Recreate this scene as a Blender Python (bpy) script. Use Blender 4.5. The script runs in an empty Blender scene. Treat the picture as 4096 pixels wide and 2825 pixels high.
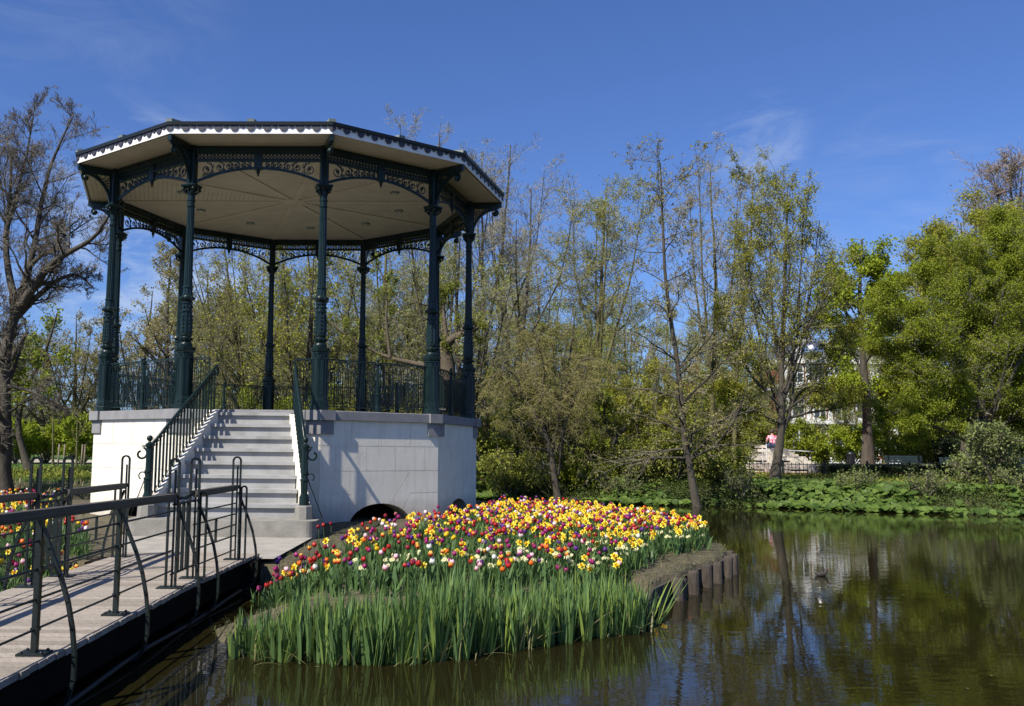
import bpy, math, random
import numpy as np
from math import sin, cos, pi, radians, sqrt
from mathutils import Vector

sc = bpy.context.scene
col = sc.collection

# ---------------------------------------------------------------- camera
cam_d = bpy.data.cameras.new("camera")
cam = bpy.data.objects.new("camera", cam_d)
col.objects.link(cam)
cam.location = (0, 0, 1.61)
cam_d.sensor_width = 36.0
cam_d.lens = 36.0 * 3634.38 / 4096
cam_d.shift_x = 325.7 / 4096
cam_d.shift_y = 4.45 / 4096 * -1
cam_d.clip_start = 0.1
cam_d.clip_end = 3000
PITCH, ROLL = 0.1068, 0.0099
from mathutils import Matrix
cam.rotation_euler = (Matrix.Rotation(pi / 2 + PITCH, 3, 'X') @ Matrix.Rotation(ROLL, 3, 'Z')).to_euler()
sc.camera = cam

# ---------------------------------------------------------------- sky and sun
SUN_EL = radians(47)
SUN_AZ = radians(-135)            # direction towards the sun, measured from +x
w = bpy.data.worlds.new("World"); sc.world = w; w.use_nodes = True
nt = w.node_tree; N = nt.nodes; L = nt.links
N.clear()
out = N.new('ShaderNodeOutputWorld'); bg = N.new('ShaderNodeBackground')
sky = N.new('ShaderNodeTexSky'); sky.sky_type = 'NISHITA'; sky.sun_disc = False
sky.sun_elevation = SUN_EL
sky.sun_rotation = (pi / 2 - SUN_AZ) % (2 * pi)
sky.air_density = 1.0; sky.dust_density = 0.6; sky.ozone_density = 3.0; sky.altitude = 0
bg.inputs['Strength'].default_value = 0.067
tc = N.new('ShaderNodeTexCoord')
def wmath(op, a, b=None, c=None):
    n = N.new('ShaderNodeMath'); n.operation = op
    for i, v in enumerate((a, b, c)):
        if v is None: continue
        if hasattr(v, 'links'): L.new(v, n.inputs[i])
        else: n.inputs[i].default_value = v
    return n.outputs[0]
mp = N.new('ShaderNodeMapping'); mp.inputs['Scale'].default_value = (1.6, 1.0, 5.0); mp.inputs['Rotation'].default_value = (0, 0.45, 0)
L.new(tc.outputs['Generated'], mp.inputs['Vector'])
nz = N.new('ShaderNodeTexNoise'); nz.inputs['Scale'].default_value = 5.0; nz.inputs['Detail'].default_value = 8; nz.inputs['Roughness'].default_value = 0.62; nz.inputs['Distortion'].default_value = 0.7
L.new(mp.outputs[0], nz.inputs['Vector'])
total = None
CLOUDS = [(-0.41, 1, 0.51, 0.985, 0.999, 0.13), (-0.31, 1, 0.215, 0.985, 0.9995, 0.95), (0.372, 1, 0.352, 0.9980, 0.99985, 0.5), (-0.50, 1, 0.13, 0.97, 0.999, 0.35), (0.50, 1, 0.23, 0.985, 0.999, 0.2)]
for x, y, z, a, b, s in CLOUDS:
    d = Vector((x, y, z)).normalized()
    vm = N.new('ShaderNodeVectorMath'); vm.operation = 'DOT_PRODUCT'
    L.new(tc.outputs['Generated'], vm.inputs[0]); vm.inputs[1].default_value = d
    mr = N.new('ShaderNodeMapRange'); mr.interpolation_type = 'SMOOTHSTEP'
    mr.inputs['From Min'].default_value = a; mr.inputs['From Max'].default_value = b
    mr.inputs['To Min'].default_value = 0; mr.inputs['To Max'].default_value = s
    L.new(vm.outputs['Value'], mr.inputs['Value'])
    total = mr.outputs[0] if total is None else wmath('MAXIMUM', total, mr.outputs[0])
mr = N.new('ShaderNodeMapRange'); mr.inputs['From Min'].default_value = 0.44; mr.inputs['From Max'].default_value = 0.80
L.new(nz.outputs['Fac'], mr.inputs['Value'])
cl = wmath('MULTIPLY', mr.outputs[0], total)
mixc = N.new('ShaderNodeMixRGB'); mixc.blend_type = 'MIX'
L.new(cl, mixc.inputs['Fac']); 
hue = N.new('ShaderNodeHueSaturation'); hue.inputs['Saturation'].default_value = 1.0; hue.inputs['Hue'].default_value = 0.5
L.new(sky.outputs[0], hue.inputs['Color'])
tint = N.new('ShaderNodeMixRGB'); tint.blend_type = 'MULTIPLY'; tint.inputs[0].default_value = 1; L.new(hue.outputs[0], tint.inputs[1]); tint.inputs[2].default_value = (.76, .98, 1.50, 1)
L.new(tint.outputs[0], mixc.inputs['Color1']); mixc.inputs['Color2'].default_value = (6.6, 7.6, 9.4, 1)
L.new(mixc.outputs[0], bg.inputs['Color']); L.new(bg.outputs[0], out.inputs['Surface'])

sun_d = bpy.data.lights.new("sun", 'SUN'); sun = bpy.data.objects.new("sun", sun_d); col.objects.link(sun)
sun_d.energy = 5.0; sun_d.angle = radians(0.5); sun_d.color = (1.0, 0.945, 0.85)
sdir = Vector((cos(SUN_EL) * cos(SUN_AZ), cos(SUN_EL) * sin(SUN_AZ), sin(SUN_EL)))
sun.rotation_euler = sdir.to_track_quat('Z', 'Y').to_euler()
sc.view_settings.view_transform = 'Standard'; sc.view_settings.look = 'None'
sc.view_settings.exposure = 0.5; sc.view_settings.gamma = 1.0
sc.cycles.max_bounces = 8; sc.cycles.transparent_max_bounces = 8

# ---------------------------------------------------------------- helpers
EZ = 1.61; FF = 3634.38; PX0 = 1722.3; PY0 = 1408.05
cP, sP, cR, sR = cos(PITCH), sin(PITCH), cos(ROLL), sin(ROLL)
def at(X, Y, d):
    """world point seen at photograph position X, Y (full-size pixels) at depth d metres"""
    a = X - PX0; b = Y - PY0; u = a * cR + b * sR; v = -a * sR + b * cR
    x = u / FF; zz = -v / FF; yy = cP - zz * sP; z = sP + zz * cP
    t = d / yy
    return (x * t, d, EZ + z * t)

class MB:
    """collects polygons for one mesh"""
    def __init__(s): s.v = []; s.f = []; s.m = []; s.sm = []; s.cm = 0; s.cs = False
    def add(s, vs, fs):
        o = len(s.v); s.v.extend([tuple(p) for p in vs])
        for f in fs: s.f.append(tuple(i + o for i in f)); s.m.append(s.cm); s.sm.append(s.cs)
    def box(s, x0, x1, y0, y1, z0, z1):
        s.add([(x0,y0,z0),(x1,y0,z0),(x1,y1,z0),(x0,y1,z0),(x0,y0,z1),(x1,y0,z1),(x1,y1,z1),(x0,y1,z1)],
              [(0,3,2,1),(4,5,6,7),(0,1,5,4),(1,2,6,5),(2,3,7,6),(3,0,4,7)])
    def bar(s, a, b, w, h=None, up=(0,0,1), ext=0):
        h = w if h is None else h
        a = Vector(a); b = Vector(b); t = (b - a).normalized()
        a = a - t*ext; b = b + t*ext
        u = Vector(up)
        if abs(t.dot(u)) > 0.98: u = Vector((0,1,0))
        sd = t.cross(u).normalized(); u = sd.cross(t).normalized()
        vs = []
        for p in (a, b):
            for i, j in ((-1,-1),(1,-1),(1,1),(-1,1)): vs.append(p + sd*(i*w/2) + u*(j*h/2))
        s.add(vs, [(0,3,2,1),(4,5,6,7),(0,1,5,4),(1,2,6,5),(2,3,7,6),(3,0,4,7)])
    def tube(s, pts, r, n=6, cap=True):
        pts = [Vector(p) for p in pts]; K = len(pts)
        rs = r if isinstance(r, (list, tuple)) else [r]*K
        ref = None; vs = []
        for i, p in enumerate(pts):
            t = (pts[min(i+1,K-1)] - pts[max(i-1,0)])
            t = t.normalized() if t.length > 1e-9 else Vector((0,0,1))
            if ref is None: ref = Vector((0,0,1)) if abs(t.z) < .9 else Vector((1,0,0))
            u = ref - t*ref.dot(t)
            if u.length < 1e-4: u = Vector((1,0.3,0)) - t*Vector((1,0.3,0)).dot(t)
            u.normalize(); ref = u; b = t.cross(u)
            for k in range(n):
                a = 2*pi*k/n; vs.append(p + (u*cos(a) + b*sin(a))*rs[i])
        fs = []
        for i in range(K-1):
            for k in range(n):
                k2 = (k+1) % n; fs.append((i*n+k, i*n+k2, (i+1)*n+k2, (i+1)*n+k))
        if cap: fs.append(tuple(range(n-1,-1,-1))); fs.append(tuple((K-1)*n+k for k in range(n)))
        cs = s.cs; s.cs = True; s.add(vs, fs); s.cs = cs
    def ring_lathe(s, rings, n=24, c=(0,0,0), cap=True, flute=0):
        """rings: (z, r[, kind]); kind 'o' octagon, 's' square, 'f' fluted"""
        vs = []
        for rg in rings:
            z, r = rg[0], rg[1]; kd = rg[2] if len(rg) > 2 else 'c'
            for k in range(n):
                a = 2*pi*(k+.5)/n; q = r
                if kd == 'o': b = (a + pi/8) % (pi/4) - pi/8; q = r/cos(b)
                elif kd == 's': b = (a + pi/4) % (pi/2) - pi/4; q = r/cos(b)
                elif kd == 'f': q = r*(1 if k % 2 else .88)
                elif kd == 'l': q = r*(1 if k % 3 else .86)
                vs.append((c[0]+q*cos(a), c[1]+q*sin(a), c[2]+z))
        K = len(rings); fs = []
        for i in range(K-1):
            for k in range(n):
                k2 = (k+1) % n; fs.append((i*n+k, i*n+k2, (i+1)*n+k2, (i+1)*n+k))
        if cap: fs.append(tuple(range(n-1,-1,-1))); fs.append(tuple((K-1)*n+k for k in range(n)))
        s.add(vs, fs)
    def poly_prism(s, pts, y0, y1):
        """pts (x,z) extruded in y"""
        n = len(pts); vs = [(x,y0,z) for x,z in pts] + [(x,y1,z) for x,z in pts]
        fs = [tuple(range(n)), tuple(range(2*n-1,n-1,-1))] + [((i+1)%n, i, n+i, n+(i+1)%n) for i in range(n)]
        s.add(vs, fs)
    def sphere(s, c, r, n=10, m=6, sz=1):
        rings = [(r*sz*-cos(pi*i/m), max(1e-4, r*sin(pi*i/m))) for i in range(m+1)]
        cs = s.cs; s.cs = True; s.ring_lathe(rings, n, c, cap=False); s.cs = cs

WL = {}      # world position of every parent
def link(o, parent=None, loc=(0,0,0), rz=0):
    col.objects.link(o)
    if parent is not None: o.parent = parent
    o.location = loc; o.rotation_euler = (0,0,rz)
    return o
def tag(o, label=None, cat=None, group=None, kind=None):
    if label: o['label'] = label
    if cat: o['category'] = cat
    if group: o['group'] = group
    if kind: o['kind'] = kind
    return o
def empty(name, loc, label, cat, group=None):
    o = bpy.data.objects.new(name, None); link(o, None, loc); o.empty_display_size = .2
    WL[o.name] = Vector(loc); return tag(o, label, cat, group)
def mesh_of(mb, name, mats):
    me = bpy.data.meshes.new(name); me.from_pydata(mb.v, [], mb.f)
    if not isinstance(mats, (list, tuple)): mats = [mats]
    for m in mats: me.materials.append(m)
    me.polygons.foreach_set('material_index', mb.m); me.polygons.foreach_set('use_smooth', mb.sm)
    me.update(); return me
def obj(name, mb, mats, parent=None, world=True, loc=(0,0,0), rz=0):
    """one mesh object; with world=True the collected points are world coordinates"""
    if parent is not None and world:
        L0 = WL.get(parent.name, Vector((0,0,0)))
        mb.v = [(a-L0.x, b-L0.y, c-L0.z) for a,b,c in mb.v]
    o = bpy.data.objects.new(name, mesh_of(mb, name, mats)); link(o, parent, loc, rz)
    if parent is not None: WL[o.name] = WL.get(parent.name, Vector((0,0,0))).copy()
    return o
def np_mesh(name, V, Fq, mats, smooth=False, mi=None):
    """fast quad mesh from numpy arrays"""
    me = bpy.data.meshes.new(name)
    V = np.ascontiguousarray(V, dtype=np.float32).reshape(-1,3); Fq = np.ascontiguousarray(Fq, dtype=np.int32).reshape(-1,4)
    me.vertices.add(len(V)); me.vertices.foreach_set('co', V.ravel())
    me.loops.add(Fq.size); me.loops.foreach_set('vertex_index', Fq.ravel())
    me.polygons.add(len(Fq)); me.polygons.foreach_set('loop_start', np.arange(len(Fq), dtype=np.int32)*4)
    me.polygons.foreach_set('use_smooth', np.full(len(Fq), smooth))
    for m in (mats if isinstance(mats, (list, tuple)) else [mats]): me.materials.append(m)
    if mi is not None: me.polygons.foreach_set('material_index', np.ascontiguousarray(mi, dtype=np.int32))
    me.update(calc_edges=True)
    return me
def np_obj(name, V, Fq, mats, parent=None, smooth=False, mi=None):
    V = np.asarray(V).reshape(-1,3)
    if parent is not None: V = V - np.array(WL[parent.name])
    o = bpy.data.objects.new(name, np_mesh(name, V, Fq, mats, smooth, mi)); link(o, parent)
    return o

# ---------------------------------------------------------------- materials
def lerp(a, b, t): return tuple(a[i]*(1-t)+b[i]*t for i in range(3))
def mat(name, c1, c2=None, scale=3, rough=.6, bump=0, bscale=None, spec=.5, metal=0, detail=5, stretch=None, coord='Object', lo=.3, hi=.7, rand=0, trans=0, island=False, coat=0, c3=None):
    m = bpy.data.materials.new(name); m.use_nodes = True
    nt = m.node_tree; n = nt.nodes; l = nt.links; b = n['Principled BSDF']
    b.inputs['Roughness'].default_value = rough; b.inputs['Metallic'].default_value = metal
    b.inputs['Specular IOR Level'].default_value = spec; b.inputs['Coat Weight'].default_value = coat
    tc = n.new('ShaderNodeTexCoord'); src = tc.outputs[coord]
    if stretch:
        mp = n.new('ShaderNodeMapping'); mp.inputs['Scale'].default_value = stretch; l.new(src, mp.inputs[0]); src = mp.outputs[0]
    ramp = n.new('ShaderNodeValToRGB'); e = ramp.color_ramp.elements
    c2 = c2 or lerp(c1, (0,0,0), .25)
    e[0].position = lo; e[0].color = (*c1, 1); e[1].position = hi; e[1].color = (*c2, 1)
    if c3: q = e.new((lo+hi)/2); q.color = (*c3, 1)
    if island:
        g = n.new('ShaderNodeNewGeometry'); fac = g.outputs['Random Per Island']
    else:
        t = n.new('ShaderNodeTexNoise'); t.inputs['Scale'].default_value = scale; t.inputs['Detail'].default_value = detail
        l.new(src, t.inputs['Vector']); fac = t.outputs['Fac']
    l.new(fac, ramp.inputs[0]); colr = ramp.outputs[0]
    if rand:
        oi = n.new('ShaderNodeObjectInfo'); hs = n.new('ShaderNodeHueSaturation')
        mr = n.new('ShaderNodeMapRange'); mr.inputs['To Min'].default_value = 1-rand; mr.inputs['To Max'].default_value = 1+rand
        l.new(oi.outputs['Random'], mr.inputs[0]); l.new(mr.outputs[0], hs.inputs['Value']); l.new(colr, hs.inputs['Color']); colr = hs.outputs[0]
    l.new(colr, b.inputs['Base Color'])
    if bump:
        t2 = n.new('ShaderNodeTexNoise'); t2.inputs['Scale'].default_value = bscale or scale*6; t2.inputs['Detail'].default_value = 6
        l.new(src, t2.inputs['Vector']); bp = n.new('ShaderNodeBump'); bp.inputs['Strength'].default_value = bump; bp.inputs['Distance'].default_value = .02
        l.new(t2.outputs['Fac'], bp.inputs['Height']); l.new(bp.outputs[0], b.inputs['Normal'])
    if trans:
        tr = n.new('ShaderNodeBsdfTranslucent'); ms = n.new('ShaderNodeMixShader'); ms.inputs[0].default_value = trans
        l.new(colr, tr.inputs[0]); l.new(b.outputs[0], ms.inputs[1]); l.new(tr.outputs[0], ms.inputs[2])
        l.new(ms.outputs[0], n['Material Output'].inputs['Surface'])
    return m
IRON = mat('green_iron', (.0065,.0155,.0150), (.011,.024,.023), scale=4, rough=.27, spec=.26, bump=.12, bscale=60)
IRON2 = mat('bridge_iron', (.006,.011,.010), (.013,.019,.017), scale=6, rough=.42, spec=.4, bump=.15, bscale=80)
NAVY = mat('roof_trim', (.030,.028,.040), (.042,.038,.050), scale=5, rough=.5)
BLACK = mat('roof_edge', (.006,.010,.012), (.012,.016,.018), rough=.45)
WHITE = mat('white_paint', (.86,.83,.78), (.80,.77,.72), scale=6, rough=.5)
def wall_mat():
    m = mat('stucco', (.84,.785,.66), (.74,.68,.56), scale=2.2, rough=.85, bump=.10, bscale=14)
    nt = m.node_tree; n = nt.nodes; l = nt.links; b = n['Principled BSDF']
    src = b.inputs['Base Color'].links[0].from_socket
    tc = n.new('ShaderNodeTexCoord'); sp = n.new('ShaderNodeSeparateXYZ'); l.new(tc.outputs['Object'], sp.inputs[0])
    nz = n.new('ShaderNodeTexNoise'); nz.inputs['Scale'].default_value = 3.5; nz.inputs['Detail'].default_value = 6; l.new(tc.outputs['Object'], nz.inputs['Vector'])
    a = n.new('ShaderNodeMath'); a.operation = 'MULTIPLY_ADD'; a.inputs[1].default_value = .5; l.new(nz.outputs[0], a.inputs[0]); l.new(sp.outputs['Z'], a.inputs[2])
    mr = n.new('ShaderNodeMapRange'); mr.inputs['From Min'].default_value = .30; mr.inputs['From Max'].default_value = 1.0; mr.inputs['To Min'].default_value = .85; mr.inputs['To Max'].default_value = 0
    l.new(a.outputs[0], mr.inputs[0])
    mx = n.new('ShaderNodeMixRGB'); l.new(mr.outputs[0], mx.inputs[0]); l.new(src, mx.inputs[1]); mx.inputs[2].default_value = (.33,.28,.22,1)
    mp = n.new('ShaderNodeMapping'); mp.inputs['Scale'].default_value = (7,7,.7); l.new(tc.outputs['Object'], mp.inputs[0])
    n2 = n.new('ShaderNodeTexNoise'); n2.inputs['Scale'].default_value = 1.6; n2.inputs['Detail'].default_value = 7; l.new(mp.outputs[0], n2.inputs['Vector'])
    m2 = n.new('ShaderNodeMapRange'); m2.inputs['From Min'].default_value = .50; m2.inputs['From Max'].default_value = .75; m2.inputs['To Max'].default_value = .32; l.new(n2.outputs[0], m2.inputs[0])
    mx2 = n.new('ShaderNodeMixRGB'); l.new(m2.outputs[0], mx2.inputs[0]); l.new(mx.outputs[0], mx2.inputs[1]); mx2.inputs[2].default_value = (.42,.38,.31,1)
    l.new(mx2.outputs[0], b.inputs['Base Color']); return m
STUCCO = wall_mat()
GREYP = mat('grey_paint', (.20,.195,.195), (.25,.245,.24), scale=5, rough=.7, bump=.08)
STEP = mat('blue_stone', (.36,.355,.34), (.235,.235,.215), scale=3, rough=.75, bump=.15, bscale=22, c3=(.32,.315,.30))
STEPF = mat('stone_block', (.27,.255,.22), (.18,.17,.145), scale=5, rough=.85, bump=.25, bscale=30)
SLAB = mat('paving', (.36,.33,.28), (.27,.245,.205), scale=4, rough=.9, bump=.2)
CEIL = mat('ceiling_boards', (.60,.52,.395), (.50,.43,.325), scale=2.4, rough=.65, stretch=(1,1,1))
CEILG = mat('board_gap', (.16,.12,.085), (.12,.09,.06), rough=.9)
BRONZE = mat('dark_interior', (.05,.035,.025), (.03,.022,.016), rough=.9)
ROOFM = mat('zinc_roof', (.16,.17,.17), (.22,.23,.22), rough=.5, metal=.3)
CAPG = mat('grey_green_cap', (.20,.23,.20), (.15,.18,.16), rough=.7)
GLASS = mat('lamp_glass', (.55,.52,.45), (.5,.47,.4), rough=.2)
DECK = mat('weathered_deck', (.40,.355,.31), (.27,.235,.20), scale=2.5, rough=.85, bump=.5, bscale=18, stretch=(1.2,14,14), lo=.25, hi=.75, rand=0)
DECKP = mat('deck_planks', (.34,.29,.235), (.22,.185,.145), rough=.85, island=True, lo=0, hi=1, c3=(.29,.25,.20), bump=.6, bscale=24)
RAILW = mat('dark_handrail_wood', (.050,.044,.034), (.095,.082,.062), scale=3, rough=.55, bump=.5, bscale=20, stretch=(14,1,14))
BEAM = mat('black_beam', (.007,.006,.0045), (.013,.010,.008), rough=.95, spec=.05)
PIPE = mat('grey_conduit', (.022,.021,.020), (.015,.015,.015), rough=.6)
PILE = mat('oak_pile', (.085,.066,.048), (.035,.027,.020), scale=9, rough=.9, bump=.8, bscale=20, stretch=(3,3,.5))
SOIL = mat('bed_soil', (.13,.10,.062), (.035,.028,.018), scale=11, rough=1, bump=1.0, bscale=26, c3=(.085,.072,.038), detail=9)
BARK = mat('bark_dark', (.040,.034,.024), (.085,.072,.052), scale=4, rough=.95, bump=.9, bscale=12, stretch=(2,2,.5))
BARKP = mat('bark_pale', (.16,.125,.088), (.24,.195,.14), scale=4, rough=.95, bump=.8, bscale=12)
BARKM = mat('bark_mossy', (.075,.070,.030), (.13,.115,.045), scale=3, rough=.95, bump=.8, bscale=12)
TWG = mat('twig_grey', (.19,.175,.115), (.31,.285,.195), rough=.9, island=True, lo=0, hi=1)
TWD = mat('twig_dark', (.10,.085,.060), (.18,.155,.11), rough=.9, island=True, lo=0, hi=1)
TWP = mat('twig_pinkish', (.19,.145,.11), (.27,.21,.165), rough=.9, island=True, lo=0, hi=1)
TWY = mat('twig_golden', (.15,.13,.045), (.24,.20,.08), rough=.9, island=True, lo=0, hi=1)
def leaf(name, a, b, c, tr=.35): return mat(name, a, b, rough=.55, island=True, lo=0, hi=1, c3=c, trans=tr, spec=.3)
LY = leaf('leaf_yellow_green', (.36,.35,.035), (.22,.24,.028), (.29,.29,.03))
LYB = leaf('leaf_fresh_lime', (.32,.37,.02), (.19,.25,.015), (.25,.31,.018))
LG = leaf('leaf_mid_green', (.18,.225,.016), (.31,.34,.022), (.22,.265,.018))
LO = leaf('leaf_olive', (.25,.27,.04), (.37,.38,.06), (.18,.21,.035))
LB = leaf('leaf_catkin_brown', (.28,.25,.09), (.42,.37,.12), (.21,.19,.075))
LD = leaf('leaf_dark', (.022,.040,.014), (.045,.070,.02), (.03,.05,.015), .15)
LP = leaf('leaf_pale_sprig', (.19,.23,.07), (.14,.18,.04), (.23,.26,.09))
BUTTER = leaf('butterbur_leaf', (.135,.20,.035), (.045,.085,.015), (.085,.14,.022), .3)
IRISM = leaf('iris_blade', (.12,.205,.06), (.26,.35,.065), (.135,.23,.085), .36)
TLEAF = leaf('tulip_leaf', (.075,.14,.045), (.11,.19,.05), (.09,.16,.05), .3)
DRY = leaf('dry_reed', (.32,.26,.15), (.22,.19,.09), (.16,.17,.06), .2)
LAWN = mat('lawn', (.095,.16,.022), (.065,.115,.018), scale=.9, rough=.95, bump=1, bscale=30)
LAWNB = leaf('grass_blade', (.11,.19,.025), (.07,.13,.02), (.09,.155,.022))
PATHM = mat('gravel_path', (.46,.41,.33), (.36,.32,.26), scale=6, rough=1, bump=.6, bscale=50)
REDC = mat('red_court', (.42,.10,.06), (.36,.085,.05), scale=3, rough=.9)
MUD = mat('pond_bank', (.070,.060,.035), (.045,.050,.022), scale=3, rough=1, bump=1, bscale=14)

def water_mat():
    m = bpy.data.materials.new('pond_water'); m.use_nodes = True
    nt = m.node_tree; n = nt.nodes; l = nt.links; b = n['Principled BSDF']
    b.inputs['Base Color'].default_value = (.013,.0112,.0035,1); b.inputs['Roughness'].default_value = .015
    b.inputs['IOR'].default_value = 1.333; b.inputs['Specular IOR Level'].default_value = .5
    tc = n.new('ShaderNodeTexCoord')
    def noise(sc, det, sx, sy):
        mp = n.new('ShaderNodeMapping'); mp.inputs['Scale'].default_value = (sx, sy, 1); l.new(tc.outputs['Object'], mp.inputs[0])
        t = n.new('ShaderNodeTexNoise'); t.inputs['Scale'].default_value = sc; t.inputs['Detail'].default_value = det; l.new(mp.outputs[0], t.inputs['Vector']); return t.outputs[0]
    a = noise(3.2, 2, .8, 1.6); c = noise(11, 2, .7, 1.5); big = noise(.16, 2, 1, 1.2)
    mx = n.new('ShaderNodeMath'); mx.operation = 'MULTIPLY_ADD'; l.new(c, mx.inputs[0]); mx.inputs[1].default_value = .28; l.new(a, mx.inputs[2])
    mr = n.new('ShaderNodeMapRange'); mr.inputs['From Min'].default_value = .38; mr.inputs['From Max'].default_value = .62; mr.inputs['To Min'].default_value = .25; mr.inputs['To Max'].default_value = 1
    l.new(big, mr.inputs[0])
    mu = n.new('ShaderNodeMath'); mu.operation = 'MULTIPLY'; l.new(mx.outputs[0], mu.inputs[0]); l.new(mr.outputs[0], mu.inputs[1])
    bp = n.new('ShaderNodeBump'); bp.inputs['Strength'].default_value = 1; bp.inputs['Distance'].default_value = .0024
    l.new(mu.outputs[0], bp.inputs['Height']); l.new(bp.outputs[0], b.inputs['Normal'])
    return m
WATER = water_mat()

# ---------------------------------------------------------------- terrain, water
SHX = [-400,-60,-20,-10,-3,1.6,5.2,8.3,10.65,12.6,15.65,25,60,400]
SHY = [20,21,22.5,24,29,30.2,28.35,27.3,26.7,25.5,24.2,21.5,16,10]
def ground_h(X, Y):
    s = np.interp(X, SHX, SHY)
    t = np.clip((Y - s + .45)/2.6, 0, 1)**.8
    h = -.55 + t*1.05 + np.clip((Y-s-1)/7, 0, 1)*.22
    t2 = np.clip((1.6 - Y)/.8, 0, 1); h = np.maximum(h, -.55 + t2*.95)
    return h + .03*np.sin(X*1.3+Y*.7)*np.sin(Y*1.1-X*.4)*(h > .2)
def gh(x, y): return float(ground_h(np.array([x]), np.array([y]))[0])
def coords(lo, hi, a, b, fine):
    far1 = -np.geomspace(1, abs(lo-a), 14)[::-1] + a; far2 = np.geomspace(1, hi-b, 14) + b
    return np.concatenate([far1, np.arange(a, b+1e-6, fine), far2])
gx = coords(-700, 700, -30, 30, .5); gy = coords(-200, 900, -4, 60, .4)
GX, GY = np.meshgrid(gx, gy); GZ = ground_h(GX, GY)
nx, ny = len(gx), len(gy)
idx = np.arange(nx*ny).reshape(ny, nx)
Q = np.stack([idx[:-1,:-1], idx[:-1,1:], idx[1:,1:], idx[1:,:-1]], -1).reshape(-1,4)
def ground_mat():
    m = mat('ground', (.060,.085,.02), (.085,.07,.04), scale=1.3, rough=1, bump=1, bscale=16, c3=(.05,.06,.02)); return m
g = np_obj('ground', np.stack([GX,GY,GZ], -1), Q, ground_mat(), smooth=True); tag(g, kind='structure')
mb = MB(); mb.add([(-120,1.0,0),(120,1.0,0),(120,32,0),(-120,32,0)], [(0,1,2,3)])
wt = obj('water', mb, WATER); tag(wt, kind='structure')

# lawn and path on the far side (left), path (right), red court
def sheet(name, x0, x1, y0f, y1f, dz, m, n=60, k=10):
    X = np.linspace(x0, x1, n); V = []
    for j in range(k+1):
        for x in X:
            y = y0f(x)*(1-j/k) + y1f(x)*j/k; V.append((x, y, gh(x,y)+dz+.02))
    I = np.arange(n*(k+1)).reshape(k+1, n)
    Q = np.stack([I[:-1,:-1], I[:-1,1:], I[1:,1:], I[1:,:-1]], -1)
    o = np_obj(name, V, Q, m, smooth=True); tag(o, kind='structure'); return o
sheet('lawn', -45, -6, lambda x: float(np.interp(x, SHX, SHY))+3.0, lambda x: 90+0*x, .0, LAWN)
sheet('path', -45, -6, lambda x: 46-.05*(x+20), lambda x: 56-.05*(x+20), .012, PATHM)
sheet('promenade', 2, 40, lambda x: 36.5+0*x, lambda x: 41+0*x, .008, PATHM)
sheet('red_court', 9, 22, lambda x: 34.2+0*x, lambda x: 44+0*x, .016, REDC, 30)

# island: outline at the waterline, flat planted top
ISL = [(-2.35,8.3),(-2.1,7.5),(-1.7,7.2),(-.67,7.05),(.2,7.15),(.9,7.7),(1.4,8.1),(2.07,8.65),(2.3,9.5),(2.5,9.95),(2.75,10.28),(3.05,10.75),(3.35,11.28),(3.6,11.62),(3.9,12.15),(4.1,12.65),(4.4,13.5),(4.6,15),(4.3,17),(3.6,19.5),(3,22),(1.5,25),(-1,26.5),(-4,27),(-7,26),(-9.5,23),(-10.6,19),(-10.3,15.5),(-9.2,12.5),(-8,10.2),(-6.6,8.6),(-5.0,8.0),(-4.1,8.4),(-3.95,9.6),(-3.9,11.0),(-2.0,11.0),(-1.9,9.6)]
def dist_poly(px, py, poly):
    P = np.array(poly); A = P; B = np.roll(P, -1, 0)
    d = np.full(px.shape, 1e9); inside = np.zeros(px.shape, bool)
    for (ax,ay),(bx,by) in zip(A,B):
        ex,ey = bx-ax, by-ay; t = np.clip(((px-ax)*ex+(py-ay)*ey)/(ex*ex+ey*ey), 0, 1)
        d = np.minimum(d, np.hypot(px-ax-t*ex, py-ay-t*ey))
        c = ((ay > py) != (by > py)) & (px < (bx-ax)*(py-ay)/(by-ay+1e-12)+ax); inside ^= c
    return d, inside
def isl_h(x, y):
    x = np.atleast_1d(np.asarray(x, float)); y = np.atleast_1d(np.asarray(y, float))
    d, ins = dist_poly(x, y, ISL); d = np.where(ins, d, -d)
    # steep revetted edge at the right, sloping muddy edge where irises grow
    soft = np.where((x < 2.2) & (y < 11), 1.0, 0.0)
    hs = -.35 + np.clip((d+.5)/1.6, 0, 1)*.60
    hh = np.where(d > .03, .23, -.4) + np.clip(d/3, 0, 1)*.06
    h = np.where(soft > .5, np.minimum(hs, .27)+np.clip((d-1)/3, 0, 1)*.05, hh)
    return h + .012*np.sin(x*7+y*3)*np.sin(y*6-x*2)*(h > .1)
ix = np.arange(-11.4, 5.4, .14); iy = np.arange(6.2, 27.8, .14)
IX, IY = np.meshgrid(ix, iy); IZ = isl_h(IX.ravel(), IY.ravel()).reshape(IX.shape)
ii = np.arange(IX.size).reshape(IX.shape)
Q = np.stack([ii[:-1,:-1], ii[:-1,1:], ii[1:,1:], ii[1:,:-1]], -1).reshape(-1,4)
zq = IZ.ravel()[Q].max(1); Q = Q[zq > -.39]
o = np_obj('island', np.stack([IX,IY,IZ], -1), Q, SOIL, smooth=True); tag(o, kind='structure')
mb = MB(); n_ = 24
pts = [(-3.155+5.4*cos(2*pi*i/n_), 20.3+5.4*sin(2*pi*i/n_)) for i in range(n_)]

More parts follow.
